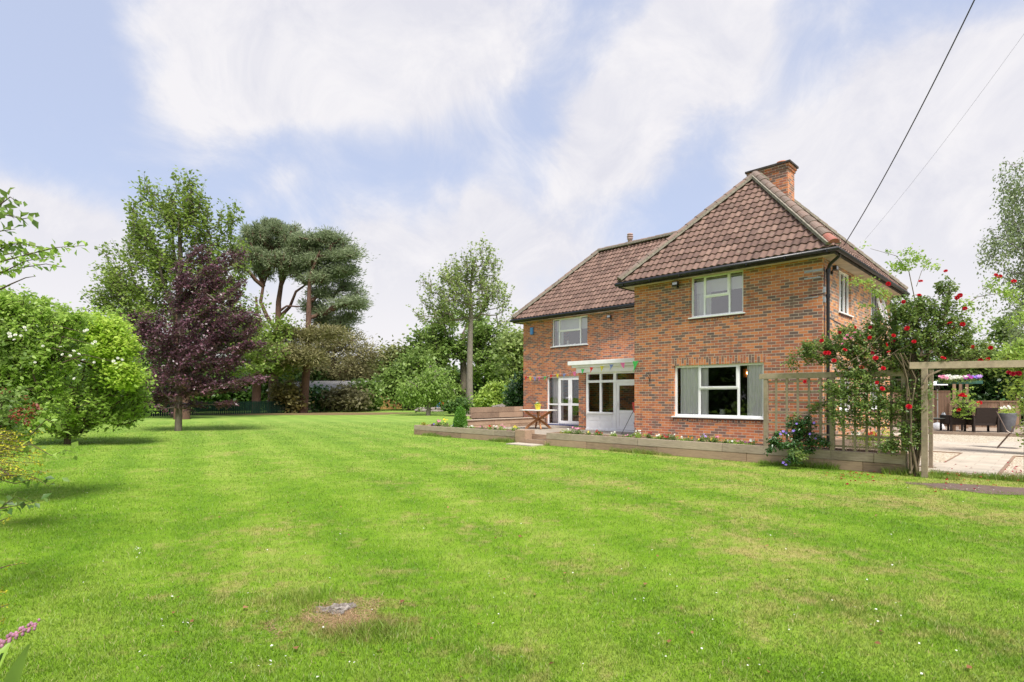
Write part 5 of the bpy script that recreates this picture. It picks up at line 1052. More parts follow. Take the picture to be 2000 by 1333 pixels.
# weeping birch at the right edge
Y = 24
tree('birch_tree', 'tall weeping birch hanging in from the right edge of the picture', 'tree', TR(2110, Y, [.26, (2105, 600, .22), (2090, 400, .16), (2075, 250, .10), (2060, 150, .04)]),
     [B(2030, 350, Y, 60, 50), B(1990, 420, Y, 34, 40), B(1965, 380, Y, 24, 14), B(2010, 500, Y, 36, 60), B(1985, 540, Y, 24, 50), B(1940, 480, Y, 26, 24), B(1960, 440, Y, 26, 30), B(1975, 330, Y, 24, 30), B(1930, 560, Y, 12, 34), B(1990, 620, Y, 26, 40), B(2090, 450, Y, 90, 160), B(2085, 260, Y, 50, 50)],
     1300, 28, .22, .11, LF['birch'], M_BARKL, cull=.35, flat=1.3, droop=1.2, up=.2, twig=.006, maxr=.05, surf=.5, start=.35, asp=.3)

# ================================================================== shrubs on the left, from far to near
Y = 18.3
tree('magnolia_shrub', 'broad lime green leafy shrub on a short trunk in the left foreground', 'shrub', TR(132, Y, [.10, (130, 835, .085), (128, 800, .06), (125, 760, .03)]),
     [B(170, 655, Y, 66, 40), B(110, 660, Y, 60, 50), B(215, 705, Y, 46, 46), B(150, 730, Y, 110, 55), B(235, 770, Y, 44, 36), B(150, 795, Y, 100, 32), B(70, 760, Y, 60, 60), B(60, 660, Y, 70, 60), B(205, 640, Y, 34, 22), B(120, 842, Y, 34, 16), B(90, 825, Y, 50, 18), B(205, 815, Y, 60, 20), B(258, 795, Y, 26, 24), B(262, 740, Y, 16, 26)],
     1700, 30, .22, .105, LF['bush'], M_BARKB, spr=.75, cull=.40, flat=.7, up=.8, surf=.75, twig=.008, maxr=.05, start=.1,
     extra=[([B(165, 640, Y-1, 66, 22), B(215, 675, Y-1, 36, 36), B(240, 730, Y-1, 26, 26)], 260, 46, .24, .12, LF['lime'], 'sunlit_foliage')])
Y = 8.0
wr = tree('white_rose', 'white flowering shrub rose filling the left edge of the picture', 'rose bush', [( -8.2, Y, 0, .04), (-8.1, Y, .6, .035), (-8.0, Y, 1.6, .02)],
     [B(-20, 620, Y, 80, 50), B(40, 660, Y, 60, 50), B(-20, 740, Y, 90, 60), B(70, 740, Y, 60, 50), B(10, 800, Y, 60, 50), B(110, 690, Y, 50, 40), B(20, 610, Y, 40, 18), B(90, 630, Y, 40, 16), B(40, 600, Y, 50, 14), B(140, 640, Y, 30, 20), B(60, 820, Y, 60, 30), B(20, 850, Y, 50, 30)], 820, 32, .11, .060, LF['bush'], M_BARKB, cull=.25, spr=.25, fold=True, twig=.004, maxr=.02, start=.05, crown='foliage', extra=[([B(30, 690, Y, 90, 80)], 110, 30, .12, .06, LF['mid'], 'foliage')])
bush('photinia_bush', 'shrub with red young leaves at the left edge', -75, 6.2, [B(10, 800, 6.2, 50, 40), B(-30, 830, 6.2, 60, 60)], 90, 30, .12, .055, LF['mid'], fold=True)
C, _ = blob_pts([B(48, 800, 6.0, 28, 26), B(10, 770, 6.0, 14, 8), B(60, 790, 6, 12, 10)], 16)
ph = [o for o in bpy.data.objects if o.name.startswith('photinia_bush')][0]; leaves('young_leaves', C, 8, .045, .035, LF['red'], ph, tuple(ph.location), fold=True)

# ------------------------------------------------------------------ flowers
def bloom_mesh(name, mat, kind='rose', n=5):
    mb = MB()
    if kind == 'rose':
        for ring, (k, r0, z, tilt) in enumerate(((5, .95, 0, .35), (5, .70, .12, .8), (4, .42, .22, 1.2), (3, .22, .28, 1.5))):
            for i in range(k):
                a = 2*math.pi*(i+.5*ring)/k; ca, sa = math.cos(a), math.sin(a); w_ = r0*.75; b = Vector((ca*.08, sa*.08, z-.1)); t_ = Vector((ca*r0*math.cos(tilt*.8)+ca*.05, sa*r0*math.cos(tilt*.8)+sa*.05, z+r0*math.sin(tilt)*.75)); s_ = Vector((-sa, ca, 0))*w_; m_ = (b+t_)/2+Vector((ca, sa, 0))*.16*r0
                mb.add([b, m_-s_, t_-s_*.6, t_+Vector((0, 0, .03)), t_+s_*.6, m_+s_], [(0, 1, 2, 3), (0, 3, 4, 5)], True, random.random())
    else:
        for i in range(n):
            a = 2*math.pi*i/n; ca, sa = math.cos(a), math.sin(a); s_ = Vector((-sa, ca, 0))*(1.9/n); c = Vector((ca, sa, 0))
            mb.add([(0, 0, -.15), c*.6-s_+Vector((0, 0, .1)), c+Vector((0, 0, .12)), c*.6+s_+Vector((0, 0, .1))], [(0, 1, 2, 3)], False, random.random())
    o = mb.build(name, mat); me = o.data; bpy.data.objects.remove(o); return me
BM = {}
def bloom(col, kind='rose'):
    k = (col, kind)
    if k not in BM: BM[k] = bloom_mesh('bloom_'+col, PT[col], kind)
    return BM[k]
def put_blooms(root, pts, col, r, kind='rose', name='bloom', face=None):
    me = bloom(col, kind)
    for p in pts:
        o = bpy.data.objects.new(name, me); COL.objects.link(o); o.parent = root; o.location = Vector(p)-root.location; o.scale = [r*random.uniform(.75, 1.15)]*3
        dv = (Vector((0, 0, EYE))-Vector(p)).normalized()*random.uniform(.4, 1.2)+Vector((random.uniform(-.6, .6), random.uniform(-.4, .4), random.uniform(.1, .9))); o.rotation_euler = dv.to_track_quat('Z', 'Y').to_euler()
put_blooms(wr, [WP(x, y, 7.5) for x, y in ((20, 658), (28, 664), (30, 655), (50, 645), (41, 656), (68, 708), (48, 640), (18, 652))], 'white', .021)
put_blooms(wr, [WP(x, y, 7.6) for x, y in ((222, 706), (230, 700), (238, 703), (226, 711), (144, 686), (154, 692), (184, 708), (180, 672), (186, 668), (137, 695), (118, 678), (170, 645), (165, 647), (84, 676), (122, 693), (145, 740))], 'white', .021)
mg = [o for o in bpy.data.objects if o.name.startswith('magnolia_shrub')][0]
# twigs that carry the farther white flowers
m = MB()
for x, y in ((225, 705), (144, 688), (182, 670), (185, 708), (165, 647)):
    q = Vector(wr.location); m.tube([Vector((-6.6, 8, 2.0))-q, (WP(x-60, y-12, 7.8))-q, WP(x, y+3, 7.62)-q], [.012, .007, .003], 5)
m.build('flower_stems', M_BARKB, wr)
# climbing red rose over trellis and pergola
Y = 11.0
base = W(1790, 10.95)
cr = tree('climbing_rose', 'large climbing rose with red flowers over the trellis and the pergola', 'climbing rose', [(base.x, base.y, 0, .055), (base.x-.05, base.y+.1, .8, .05), (base.x+.05, base.y+.15, 1.7, .04), (base.x, base.y+.1, 2.4, .025)],
     [B(1600, 690, 12.2, 40, 22, .3), B(1650, 670, 12, 46, 30, .35), B(1700, 680, 11.7, 50, 46, .35), B(1740, 650, 11.5, 50, 40, .4), B(1790, 640, 11.1, 60, 50, .45), B(1840, 650, 11, 56, 42, .4), B(1880, 680, 10.9, 42, 26, .35), B(1780, 600, 11.1, 40, 30, .3), B(1830, 600, 11, 36, 36, .3), B(1915, 690, 10.8, 22, 16, .2), B(1670, 720, 11.8, 40, 22, .25), B(1750, 700, 11.3, 50, 30, .3), B(1840, 695, 10.9, 50, 14, .3), B(1850, 560, 11, 20, 16, .2)],
     1500, 22, .085, .054, LF['rose'], M_BARKB, cull=.34, spr=.22, lam=4, flat=.8, up=.6, surf=.3, twig=.0036, maxr=.024, start=.1, lift=.6, fold=True, crown='foliage', lv=.6,
     extra=[([B(1660, 800, 11.6, 40, 46, .15), B(1700, 790, 11.4, 36, 40, .15), B(1735, 790, 11.3, 26, 50, .15), B(1770, 810, 11.1, 24, 60, .15), B(1780, 850, 11, 22, 30, .12), B(1545, 705, 12.6, 16, 14, .1), B(1570, 690, 12.6, 20, 14, .1), B(1745, 870, 11.2, 24, 16, .12), B(1800, 790, 10.9, 12, 60, .1), B(1640, 760, 11.7, 30, 20, .15), B(1690, 740, 11.5, 40, 20, .2)], 330, 28, .10, .055, LF['rose'], 'foliage'),
            ([B(1700, 560, 12, 16, 14, .1), B(1670, 550, 12.2, 20, 8, .1), B(1720, 575, 12, 16, 14, .1), B(1740, 600, 11.7, 18, 14, .1), B(1780, 500, 11.2, 30, 16, .12), B(1760, 520, 11.2, 22, 10, .12), B(1815, 520, 11.2, 18, 12, .12), B(1725, 490, 11.2, 10, 5, .1), B(1690, 484, 11.2, 7, 4, .05), B(1945, 560, 10.8, 20, 16, .12), B(1975, 575, 10.7, 26, 14, .12), B(1990, 620, 10.7, 20, 30, .12), B(1885, 600, 10.9, 14, 12, .1), B(1905, 640, 10.9, 14, 14, .1), B(1690, 600, 12, 12, 10, .1)], 120, 15, .09, .056, LF['bush'], 'arching_shoots')])
m = MB(); q = cr.location
def cane(pts, Y, r0, r1=.004):
    P = [WP(x, y, Y+i*0) - q for i, (x, y) in enumerate(pts)]; m.tube(P, [r0+(r1-r0)*i/(len(P)-1) for i in range(len(P))], 5)
cane([(1800, 700), (1790, 600), (1775, 530), (1750, 500), (1700, 486)], 11.2, .012, .003); cane([(1790, 560), (1800, 530), (1820, 505)], 11.2, .006, .003); cane([(1870, 680), (1880, 600), (1910, 580), (1960, 572), (1995, 590)], 10.9, .010, .004); cane([(1750, 660), (1715, 620), (1740, 590), (1700, 560), (1650, 548)], 11.8, .009, .003)
cane([(1800, 760), (1812, 735), (1840, 722), (1880, 720), (1920, 716)], 10.75, .03, .01)
for i in range(16):
    x = 1778+random.uniform(-6, 22); cane([(1786+random.uniform(-10, 10), 925), (x+random.uniform(-8, 8), 860), (x+random.uniform(-10, 10), 800), (x+random.uniform(-12, 12), 740), (x+random.uniform(-30, 30), 690)], 11.0+random.uniform(-.1, .15), random.uniform(.012, .03), .01)
for i in range(14): x = random.uniform(1600, 1880); cane([(x, 715), (x+random.uniform(20, 60), 690+random.uniform(-10, 10)), (x+random.uniform(60, 110), 670+random.uniform(-30, 20))], 11.2+random.uniform(-.2, .5), .008, .004)
for i in range(10): x = random.uniform(1640, 1770); cane([(x, 880), (x+random.uniform(-25, 25), 840), (x+random.uniform(-25, 25), 790)], 11.4, .006, .004)
m.build('canes', bark_mat('rose_cane', (.24, .19, .13), (.10, .075, .05)), cr)
RP = [(1745, 656), (1731, 674), (1736, 688), (1699, 660), (1847, 530), (1855, 632), (1880, 634), (1862, 642), (1870, 582), (1875, 578), (1795, 577), (1798, 550), (1735, 555), (1765, 590), (1945, 538), (1953, 541), (1980, 550), (1725, 720), (1683, 718), (1618, 690), (1629, 705), (1605, 666), (1612, 690), (1650, 684), (1930, 702), (1935, 680), (1908, 710), (1915, 705), (1900, 678), (1772, 642), (1775, 795), (1713, 748), (1723, 760), (1572, 746), (1710, 700), (1842, 700), (1885, 603), (1785, 668), (1670, 640)]
put_blooms(cr, [WP(x, y, 10.7 if x > 1690 else 11.5) for x, y in RP], 'red', .045)
put_blooms(cr, [WP(x, y, 11.1 if x > 1690 else 11.6) for x, y in ((1745, 668), (1704, 690), (1640, 650), (1870, 690), (1700, 640), (1790, 620), (1970, 728), (1978, 731), (1986, 728), (1990, 730))], 'crimson', .045)
put_blooms(cr, [WP(x, y, 11.6) for x, y in ((1655, 655), (1662, 660), (1650, 662), (1670, 650), (1680, 656), (1700, 695), (1645, 672))], 'pink', .03)
# purple clematis on the first trellis
Y = 12.4
cl = tree('clematis', 'dark leaved clematis with purple flowers spilling over the raised bed', 'clematis', [(L(-.25, -1.3).x, L(-.25, -1.3).y, .35, .02), (L(-.2, -1.45).x, L(-.2, -1.45).y, .8, .015), (L(-.2, -1.5).x, L(-.2, -1.5).y, 1.1, .01)],
     [B(1555, 840, 12.5, 26, 22, .15), B(1530, 860, 12.4, 26, 18, .15), B(1560, 870, 12.3, 30, 20, .15), B(1505, 870, 12.4, 14, 14, .15), B(1545, 900, 12.05, 14, 20, .1), B(1575, 845, 12.4, 18, 30, .12), B(1600, 865, 12.2, 18, 18, .1)], 210, 28, .075, .058, LF['laurel'], M_BARKB, fold=True, twig=.003, maxr=.01, crown='foliage', extra=[([B(1550, 820, 12.5, 20, 10, .1), B(1555, 890, 12, 20, 10, .1), B(1600, 800, 12.3, 24, 14, .1)], 26, 24, .07, .055, LF['rose'], 'foliage')])
put_blooms(cl, [WP(x, y, 12.0) for x, y in ((1530, 843), (1536, 846), (1524, 848), (1550, 842), (1556, 828), (1590, 826), (1593, 857), (1582, 848), (1530, 904), (1541, 902), (1535, 908))], 'purple', .038, 'flat', 'flower')
# bedding plants in the raised beds
def bedding(x, y, z, col, r, h, n, lab, lf='mid', bl=.029, grp='bedding plants in the raised beds', kind='flat', nm='bedding_plant'):
    root = empty(nm, L(x, y, z), random.random()*6, lab, 'flowering plant', grp); b = Vector((0, 0, 0)); K = max(6, int(26*r/.12))
    C = RNG.normal(size=(K, 3))*np.array([r*.5, r*.5, h*.28]) + np.array([0, 0, h*.42]); C[:, 2] = np.abs(C[:, 2])
    leaves('foliage', C, 14, .035, .035, LF[lf], root, (0, 0, 0), up=.8, fold=True); mb = MB()
    for k in range(5): mb.tube([(0, 0, -.03), tuple(C[k % K]*np.array([.5, .5, .6])), tuple(C[k % K])], .003, 4)
    mb.build('stems', LF['mid'], root)
    me = bloom(col, kind)
    for k in range(n):
        o = bpy.data.objects.new('flower', me); COL.objects.link(o); o.parent = root; a = random.random()*6.28; rr = r*.75*random.random()**.6
        o.location = (rr*math.cos(a), rr*math.sin(a), h*random.uniform(.7, 1.1)); o.scale = [bl*random.uniform(.8, 1.2)]*3
        dv = Vector((.25, -.9, random.uniform(.2, 1))); dv.rotate(Matrix.Rotation(HA-root.rotation_euler.z, 3, 'Z')); o.rotation_euler = dv.to_track_quat('Z', 'Y').to_euler()
    return root
def bx(px): return H(px, 845, -1.42)[0]
BED = [(1095, 'white', .10, .10, 3, 'silvery low plant at the left end of the long bed by the step', 'broom'), (1108, 'white', .13, .18, 3, 'white flowered plant left of the big pink clump'), (1122, 'pink', .16, .24, 9, 'largest clump of pale pink flowers in the long bed'), (1131, 'pink', .14, .24, 7, 'pale pink flowers just right of the largest pink clump'), (1146, 'yellow', .09, .15, 2, 'small plant with cream yellow flowers in front of the porch'),
       (1164, 'red', .10, .20, 5, 'red flowers in front of the white porch panel'), (1173, 'red', .08, .17, 3, 'small red flower right of the first red ones'), (1197, 'white', .10, .18, 4, 'white flower beside the leg of the toy stand'), (1224, 'pink', .12, .13, 4, 'bright pink flowers below the brick corner'), (1245, 'white', .16, .24, 5, 'white flowers over a big bright green leafy clump'), (1267, 'crimson', .12, .22, 5, 'dark red flowers under the wall bracket'),
       (1285, 'white', .13, .16, 5, 'white flowers between dark red and bright red ones'), (1299, 'red', .12, .16, 6, 'brightest red cluster under the brick wall left of the big window'), (1312, 'white', .12, .18, 3, 'green plant with tiny white flowers left below the window'), (1332, 'white', .12, .14, 2, 'green leafy plant below the left end of the window'), (1347, 'orange', .09, .17, 3, 'small orange flowers below the big window'), (1366, 'yellow', .09, .11, 4, 'yellow pansies below the window'),
       (1376, 'lilac', .14, .22, 8, 'lilac flowers below the middle of the big window'), (1388, 'yellow', .09, .14, 3, 'pale yellow pansies right of the lilac flowers'), (1398, 'pink', .10, .2, 4, 'pale pink flowers right of the lilac clump'), (1415, 'white', .12, .12, 2, 'low green plant right of the pansies'), (1432, 'white', .12, .12, 2, 'leafy green plant under the right half of the window'), (1447, 'pink', .10, .15, 4, 'washed out pink flowers under the window'), (1458, 'mauve', .08, .11, 3, 'magenta pink flowers near the trellis'), (1466, 'white', .11, .16, 5, 'white pink flowers close to the trellis')]
for b in BED:
    bedding(bx(b[0]), -1.38+random.uniform(-.05, .05), .35, b[1], b[2], b[3], b[4], b[5], b[6] if len(b) > 6 else random.choice(['mid', 'bush', 'rose']))
def bl(px): return H(px, 838, -1.35)[0]
BED2 = [(826, 'yellow', .12, .18, 0, 'yellow green grassy plant at the left tip of the left bed', 'broom'), (842, 'purple', .10, .14, 2, 'dark purple leaved plant at the left of the left bed', 'beech'), (850, 'orange', .09, .15, 3, 'single orange flower in the left bed'), (857, 'pink', .14, .30, 6, 'peach pink flowers in the left bed'), (868, 'yellow', .13, .33, 7, 'tall yellow flowers left of the toy figure'), (865, 'mauve', .10, .15, 3, 'dark magenta flowers in front of the yellow ones'),
        (880, 'white', .10, .12, 3, 'white pansies at the foot of the toy figure'), (905, 'white', .12, .11, 7, 'white flowers right of the clipped conifer'), (918, 'white', .13, .13, 8, 'white flowers in the middle of the left bed'), (935, 'pink', .10, .14, 2, 'dusty green plant right of the white flowers'), (953, 'red', .10, .18, 3, 'red flowers near the right part of the left bed'), (964, 'white', .10, .17, 4, 'white flowers right of the red ones in the left bed'), (980, 'pink', .14, .24, 8, 'pink daisy like clump in the left bed'), (998, 'yellow', .12, .20, 3, 'leafy plant with pale yellow flowers beside the end block')]
for b in BED2: bedding(bl(b[0]), -1.25+random.uniform(-.1, .1), .32, b[1], b[2], b[3], b[4], b[5], b[6] if len(b) > 6 else random.choice(['mid', 'bush', 'rose']), bl=.040)
# clipped conifer
p = L(bl(895), -1.25, .32); zz = np.linspace(0, 1, 46); Cc = []
for t_ in zz:
    rr = .235*(1-t_)**.55*(.75+.25*min(1, t_*6)) + .04
    for a in np.linspace(0, 6.28, 16): Cc.append((rr*math.cos(a+t_*9), rr*math.sin(a+t_*9), .03+t_*.80))
r = empty('clipped_conifer', p, 0, 'small clipped conical conifer in the left raised bed', 'conifer'); leaves('foliage', np.array(Cc), 16, .03, .035, LF['topi'], r, (0, 0, 0), flat=1, up=.5)
mb = MB(); mb.tube([(0, 0, -.05), (0, 0, .8)], [.02, .008], 6); mb.build('stem', M_BARKB, r); mb = MB(); mb.lathe([(.05, .03), (.19, .12), (.19, .3), (.10, .6), (.03, .8)], (0, 0, 0), 12); mb.build('inner_foliage', LF['topi'], r)
# plants in the yellow bucket, pots, trough, and behind the trellis
bedding(-10.42, 1.10, 1.22, 'white', .09, .12, 4, 'white flowers in the yellow bucket on the table', 'bush', grp='potted flowers')
def pot_plant(w, col, r, h, n, lab, lf='bush', bl_=.045, grp='potted flowers'):
    q = toL(w); o = bedding(q.x, q.y, q.z, col, r, h, n, lab, lf, bl_, grp, 'flat', 'potted_plant'); return o
pot_plant(W(1966, 22, .86), 'white', .32, .30, 9, 'white flowers and bright leaves in the big grey planter', 'lime', .05); pot_plant(W(1941, 25.5, .80), 'pink', .16, .26, 5, 'pink flowers in the smaller grey planter', 'mid', .06)
for px, col, lab in ((1843, 'pink', 'pink petunias at the left end of the trough'), (1850, 'white', 'white and pink petunias left in the trough'), (1868, 'white', 'white petunias in the middle of the trough'), (1878, 'white', 'white petunias right of the middle of the trough'), (1888, 'mauve', 'magenta petunias in the trough'), (1898, 'purple', 'violet petunias at the right end of the trough'), (1906, 'lilac', 'lilac petunias hanging over the right end of the trough')):
    pot_plant(W(px, 22.9, 2.12), col, .22, .26, 14, lab, 'mid', .075, 'petunias in the trough')
r = empty('hanging_basket', W(1880, 22.3, 1.0), 0, 'round basket of trailing leaves and red flowers hanging from the middle post', 'hanging basket')
C = RNG.normal(size=(60, 3))*np.array([.22, .15, .28])+np.array([0, 0, .25]); leaves('foliage', C, 18, .07, .07, LF['bush'], r, (0, 0, 0)); mb = MB(); mb.lathe([(.03, 0), (.16, .10), (.20, .22)], (0, 0, .1), 12, cap=False); mb.build('basket', M_DMETAL, r)
mb = MB(); [mb.tube([(a, b, .32), (0, 0, 1.05)], .006, 4) for a, b in ((.18, 0), (-.12, .12), (-.1, -.14))]; mb.build('chain', M_DMETAL, r); put_blooms(r, [W(1880, 22.2, 1.62), W(1876, 22.2, 1.60), W(1884, 22.2, 1.58), W(1873, 22.2, 1.02), W(1913, 22.2, 1.3)], 'red', .08)
planter('raised_planter', 'short raised bed of sleepers against the side wall behind the trellis', .02, 1.15, .45, 3.3, .50, ())
pot_plant(L(.5, .9, .48), 'white', .16, .18, 7, 'white geraniums in the short raised bed behind the trellis', 'mid', .04); pot_plant(L(.85, .85, .48), 'red', .16, .18, 7, 'red geraniums in the short raised bed behind the trellis', 'mid', .04)
pot_plant(W(1695, 12.6, .4), 'yellow', .22, .45, 3, 'yellow variegated shrub behind the second trellis panel', 'lime', .02); pot_plant(W(1722, 13.6, .1), 'yellow', .30, .75, 3, 'taller yellow variegated shrub near the pergola', 'lime', .02)

# ------------------------------------------------------------------ near branches hanging in from the left edge
def spray(root, pts, Y, n, size, lf, r0=.006, wob=.02, back=.0, name='leaves', side=1.0, dz=0, hang=.3):
    """one twig through the given points with leaves set alternately along it"""
    P = [WP(x, y, Y+back*i) for i, (x, y) in enumerate(pts)]; q = Vector(root.location); mb = MB()
    mb.tube([p-q for p in P], [r0*(1-.75*i/(len(P)-1)) for i in range(len(P))], 5); mb.build('twig', M_BARKB, root)
    seg = [(P[i+1]-P[i]).length for i in range(len(P)-1)]; tot = sum(seg); Q = []; Dn = []
    for k in range(n):
        t_ = tot*(.12+.88*k/max(1, n-1)); i = 0
        while i < len(seg)-1 and t_ > seg[i]: t_ -= seg[i]; i += 1
        p = P[i].lerp(P[i+1], min(1, t_/seg[i])); d = (P[i+1]-P[i]).normalized(); s_ = d.cross(Vector((0, 1, 0))).normalized()*(1 if k % 2 else -1)*side
        Q.append(tuple(p+Vector([random.gauss(0, wob) for _ in range(3)]))); Dn.append(tuple((d*.7+s_+Vector((0, random.uniform(-.6, .6), -hang))).normalized()))
    Q = np.array(Q); Dn = np.array(Dn); V, Fc, k = leaf_mesh(Q, size*(.7+.6*RNG.random(len(Q))), .5, .30, Dn, .8, True)
    np_obj(name, V-np.array(tuple(q)), Fc, lf, root, np.repeat(RNG.random(len(Q)), k))
lt = empty('leaning_tree', W(-190, 5.0), 0, 'thin tree whose leafy branches reach in at the upper left edge', 'tree')
m = MB(); q = lt.location; m.tube([Vector((0, 0, 0)), WP(-185, 900, 5)-q, WP(-150, 650, 5)-q, WP(-90, 520, 5)-q, WP(-40, 440, 5)-q], [.06, .055, .04, .02, .01], 8)
m.tube([WP(-150, 650, 5)-q, WP(-60, 600, 5)-q, WP(0, 566, 5)-q], [.02, .012, .006], 6); m.build('trunk', M_BARKB, lt)
for pts, n, sz, lf in (([(-40, 440), (0, 400), (20, 385), (40, 400)], 18, .085, 'mid'), ([(-30, 450), (10, 420), (45, 428), (66, 424)], 22, .085, 'mid'), ([(-30, 430), (0, 405), (14, 378)], 12, .08, 'rose'), ([(-40, 470), (0, 452), (30, 448)], 14, .08, 'mid'), ([(-60, 520), (0, 480), (40, 474), (80, 484)], 34, .075, 'bush'), ([(-60, 530), (0, 512), (60, 496), (110, 484), (165, 480)], 64, .058, 'bush'), ([(-60, 545), (0, 535), (50, 522), (90, 516), (120, 522)], 50, .055, 'bush'), ([(-50, 520), (0, 500), (40, 492), (80, 500)], 40, .06, 'mid'), ([(0, 566), (20, 556), (50, 543), (70, 540)], 3, .03, 'mid'), ([(-60, 500), (0, 488), (20, 478), (50, 480)], 24, .08, 'rose'), ([(-30, 540), (10, 530), (50, 510), (110, 500)], 40, .055, 'bush')):
    spray(lt, pts, 4.9+random.uniform(-.3, .3), n, sz, LF[lf], .008, .015)
gb = empty('golden_broom', W(-60, 4.3), 0, 'golden leaved shrub with thin arching twigs at the left edge', 'shrub')
m = MB(); q = gb.location; m.tube([Vector((0, 0, 0)), WP(-40, 1000, 4.3)-q, WP(-20, 900, 4.3)-q, WP(20, 930, 4.3)-q], [.03, .025, .015, .008], 7); m.tube([Vector((-.05, 0, 0)), WP(-60, 1020, 4.3)-q, WP(-30, 990, 4.3)-q], [.02, .015, .008], 6); m.build('stems', M_BARKB, gb)
for i in range(32):
    y0 = random.uniform(842, 935); x1 = random.uniform(20, 98); spray(gb, [(-50, y0+random.uniform(-8, 24)), (0, y0+random.uniform(-8, 8)), (x1*.6, y0+random.uniform(-4, 10)), (x1, y0+random.uniform(-6, 14))], 4.3+random.uniform(-.35, .35), 50, .019, LF['broom'], .004, .010)
for pts in ([(0, 1110), (20, 1104), (50, 1100)], [(-10, 1150), (10, 1160)], [(-10, 1190), (20, 1180)], [(-10, 1216), (8, 1213)], [(-20, 1030), (0, 1018), (25, 1008)]): spray(gb, pts, 2.6, 16, .014, LF['broom'], .003, .006)
for pts, Y_, lf in (([(-30, 930), (30, 945), (70, 935), (95, 950), (118, 932)], 4.1, 'dark'), ([(-30, 1000), (20, 990), (50, 985), (85, 978)], 4.0, 'dark'), ([(-20, 1010), (10, 985), (30, 970), (60, 984)], 4.0, 'rose'), ([(10, 880), (60, 868), (100, 890), (130, 880), (148, 885)], 4.1, 'bush'), ([(60, 850), (90, 820), (110, 826), (125, 838)], 4.2, 'bush')):
    spray(gb, pts, Y_, 13, .062, LF[lf], .004, .008)
# flower spike and broad leaves in the bottom left corner
sp = empty('flower_spike_plant', W(-60, 1.75), 0, 'plant with a mauve budded flower spike and broad green leaves in the bottom left corner', 'plant')
q = sp.location; m = MB(); path = [WP(-60, 1330, 1.75), WP(-30, 1275, 1.75), WP(10, 1252, 1.75), WP(45, 1232, 1.75), WP(74, 1219, 1.75)]; m.tube([Vector((0, 0, 0)), *[p-q for p in path]], [.006, .005, .0035, .003, .0025, .0015], 6); m.build('stem', simple('mauve_stem', (.42, .16, .20), .5, .3, .2, 10, 0), sp)
M_BUD = simple('mauve_bud', (.34, .16, .24), .6, .3, .3, 30, .2); m = MB()
for i in range(34):
    t_ = i/33*3; k = min(2, int(t_)); p = path[1+k].lerp(path[2+k], t_-k)-q; s_ = .0085*(1-.35*i/33); a = i*2.4
    m.ball(p+Vector((math.cos(a)*.006, math.sin(a)*.008, math.sin(a)*.011)), s_*.75, s_*.75, s_, 8, 5)
m.build('buds', M_BUD, sp)
def big_leaf(root, a, b, w_, mat, bend=.03):
    a = Vector(a); b = Vector(b); d = (b-a); s_ = d.cross(Vector((0, 1, 0))).normalized(); vs = []; fs = []; n = 8
    for i in range(n+1):
        t_ = i/n; ww = w_*math.sin(math.pi*min(1, t_*.93+.04))**.8*(1-t_*.3); c = a+d*t_+Vector((0, -bend*math.sin(math.pi*t_), 0)); vs += [c-s_*ww+Vector((0, -.006, 0)), c, c+s_*ww+Vector((0, -.006, 0))]
    for i in range(n):
        for j in (0, 1): fs.append((i*3+j, i*3+j+1, (i+1)*3+j+1, (i+1)*3+j))
    mb = MB(); mb.add(vs, fs, True, random.random()); mb.build('leaf', mat, root)
big_leaf(sp, WP(18, 1420, 1.6)-q, WP(60, 1258, 1.5)-q, .028, LF['bush']); big_leaf(sp, WP(-60, 1400, 1.6)-q, WP(22, 1255, 1.7)-q, .04, LF['bush']); big_leaf(sp, WP(-70, 1340, 1.6)-q, WP(10, 1225, 1.8)-q, .03, LF['mid']); big_leaf(sp, WP(-40, 1450, 1.5)-q, WP(8, 1275, 1.45)-q, .02, LF['dark'])

# ================================================================== grass blades (uncountable) over the lawn that can be seen
def in_patio(X, Yv):
    dx, dy = X-CW.x, Yv-CW.y; lx = dx*XH.x+dy*XH.y; ly = dx*YH.x+dy*YH.y
    a = (lx > -14.82) & (lx < 2.0) & (ly > -1.66); b = (lx > -8.8) & (lx < -7.55) & (ly > -2.33); c = (lx > .45) & (ly > -.95); e = ((X-8.25)*.91-(Yv-9.45)*.41)**2/1.05**2 + ((X-8.25)*.41+(Yv-9.45)*.91)**2/.33**2 < 1
    s = ((X+1.30)/.09)**2+((Yv-4.16)/.05)**2 < 1
    return a | b | c | e | s
def noise2(X, Yv, sc, seed):
    r = np.random.default_rng(seed); o = np.zeros(len(X))
    for _ in range(9): k = r.normal(size=2); k = k/np.linalg.norm(k)*sc*r.uniform(.6, 1.6); o += np.sin(k[0]*X+k[1]*Yv+r.uniform(0, 6.3))
    return o/3
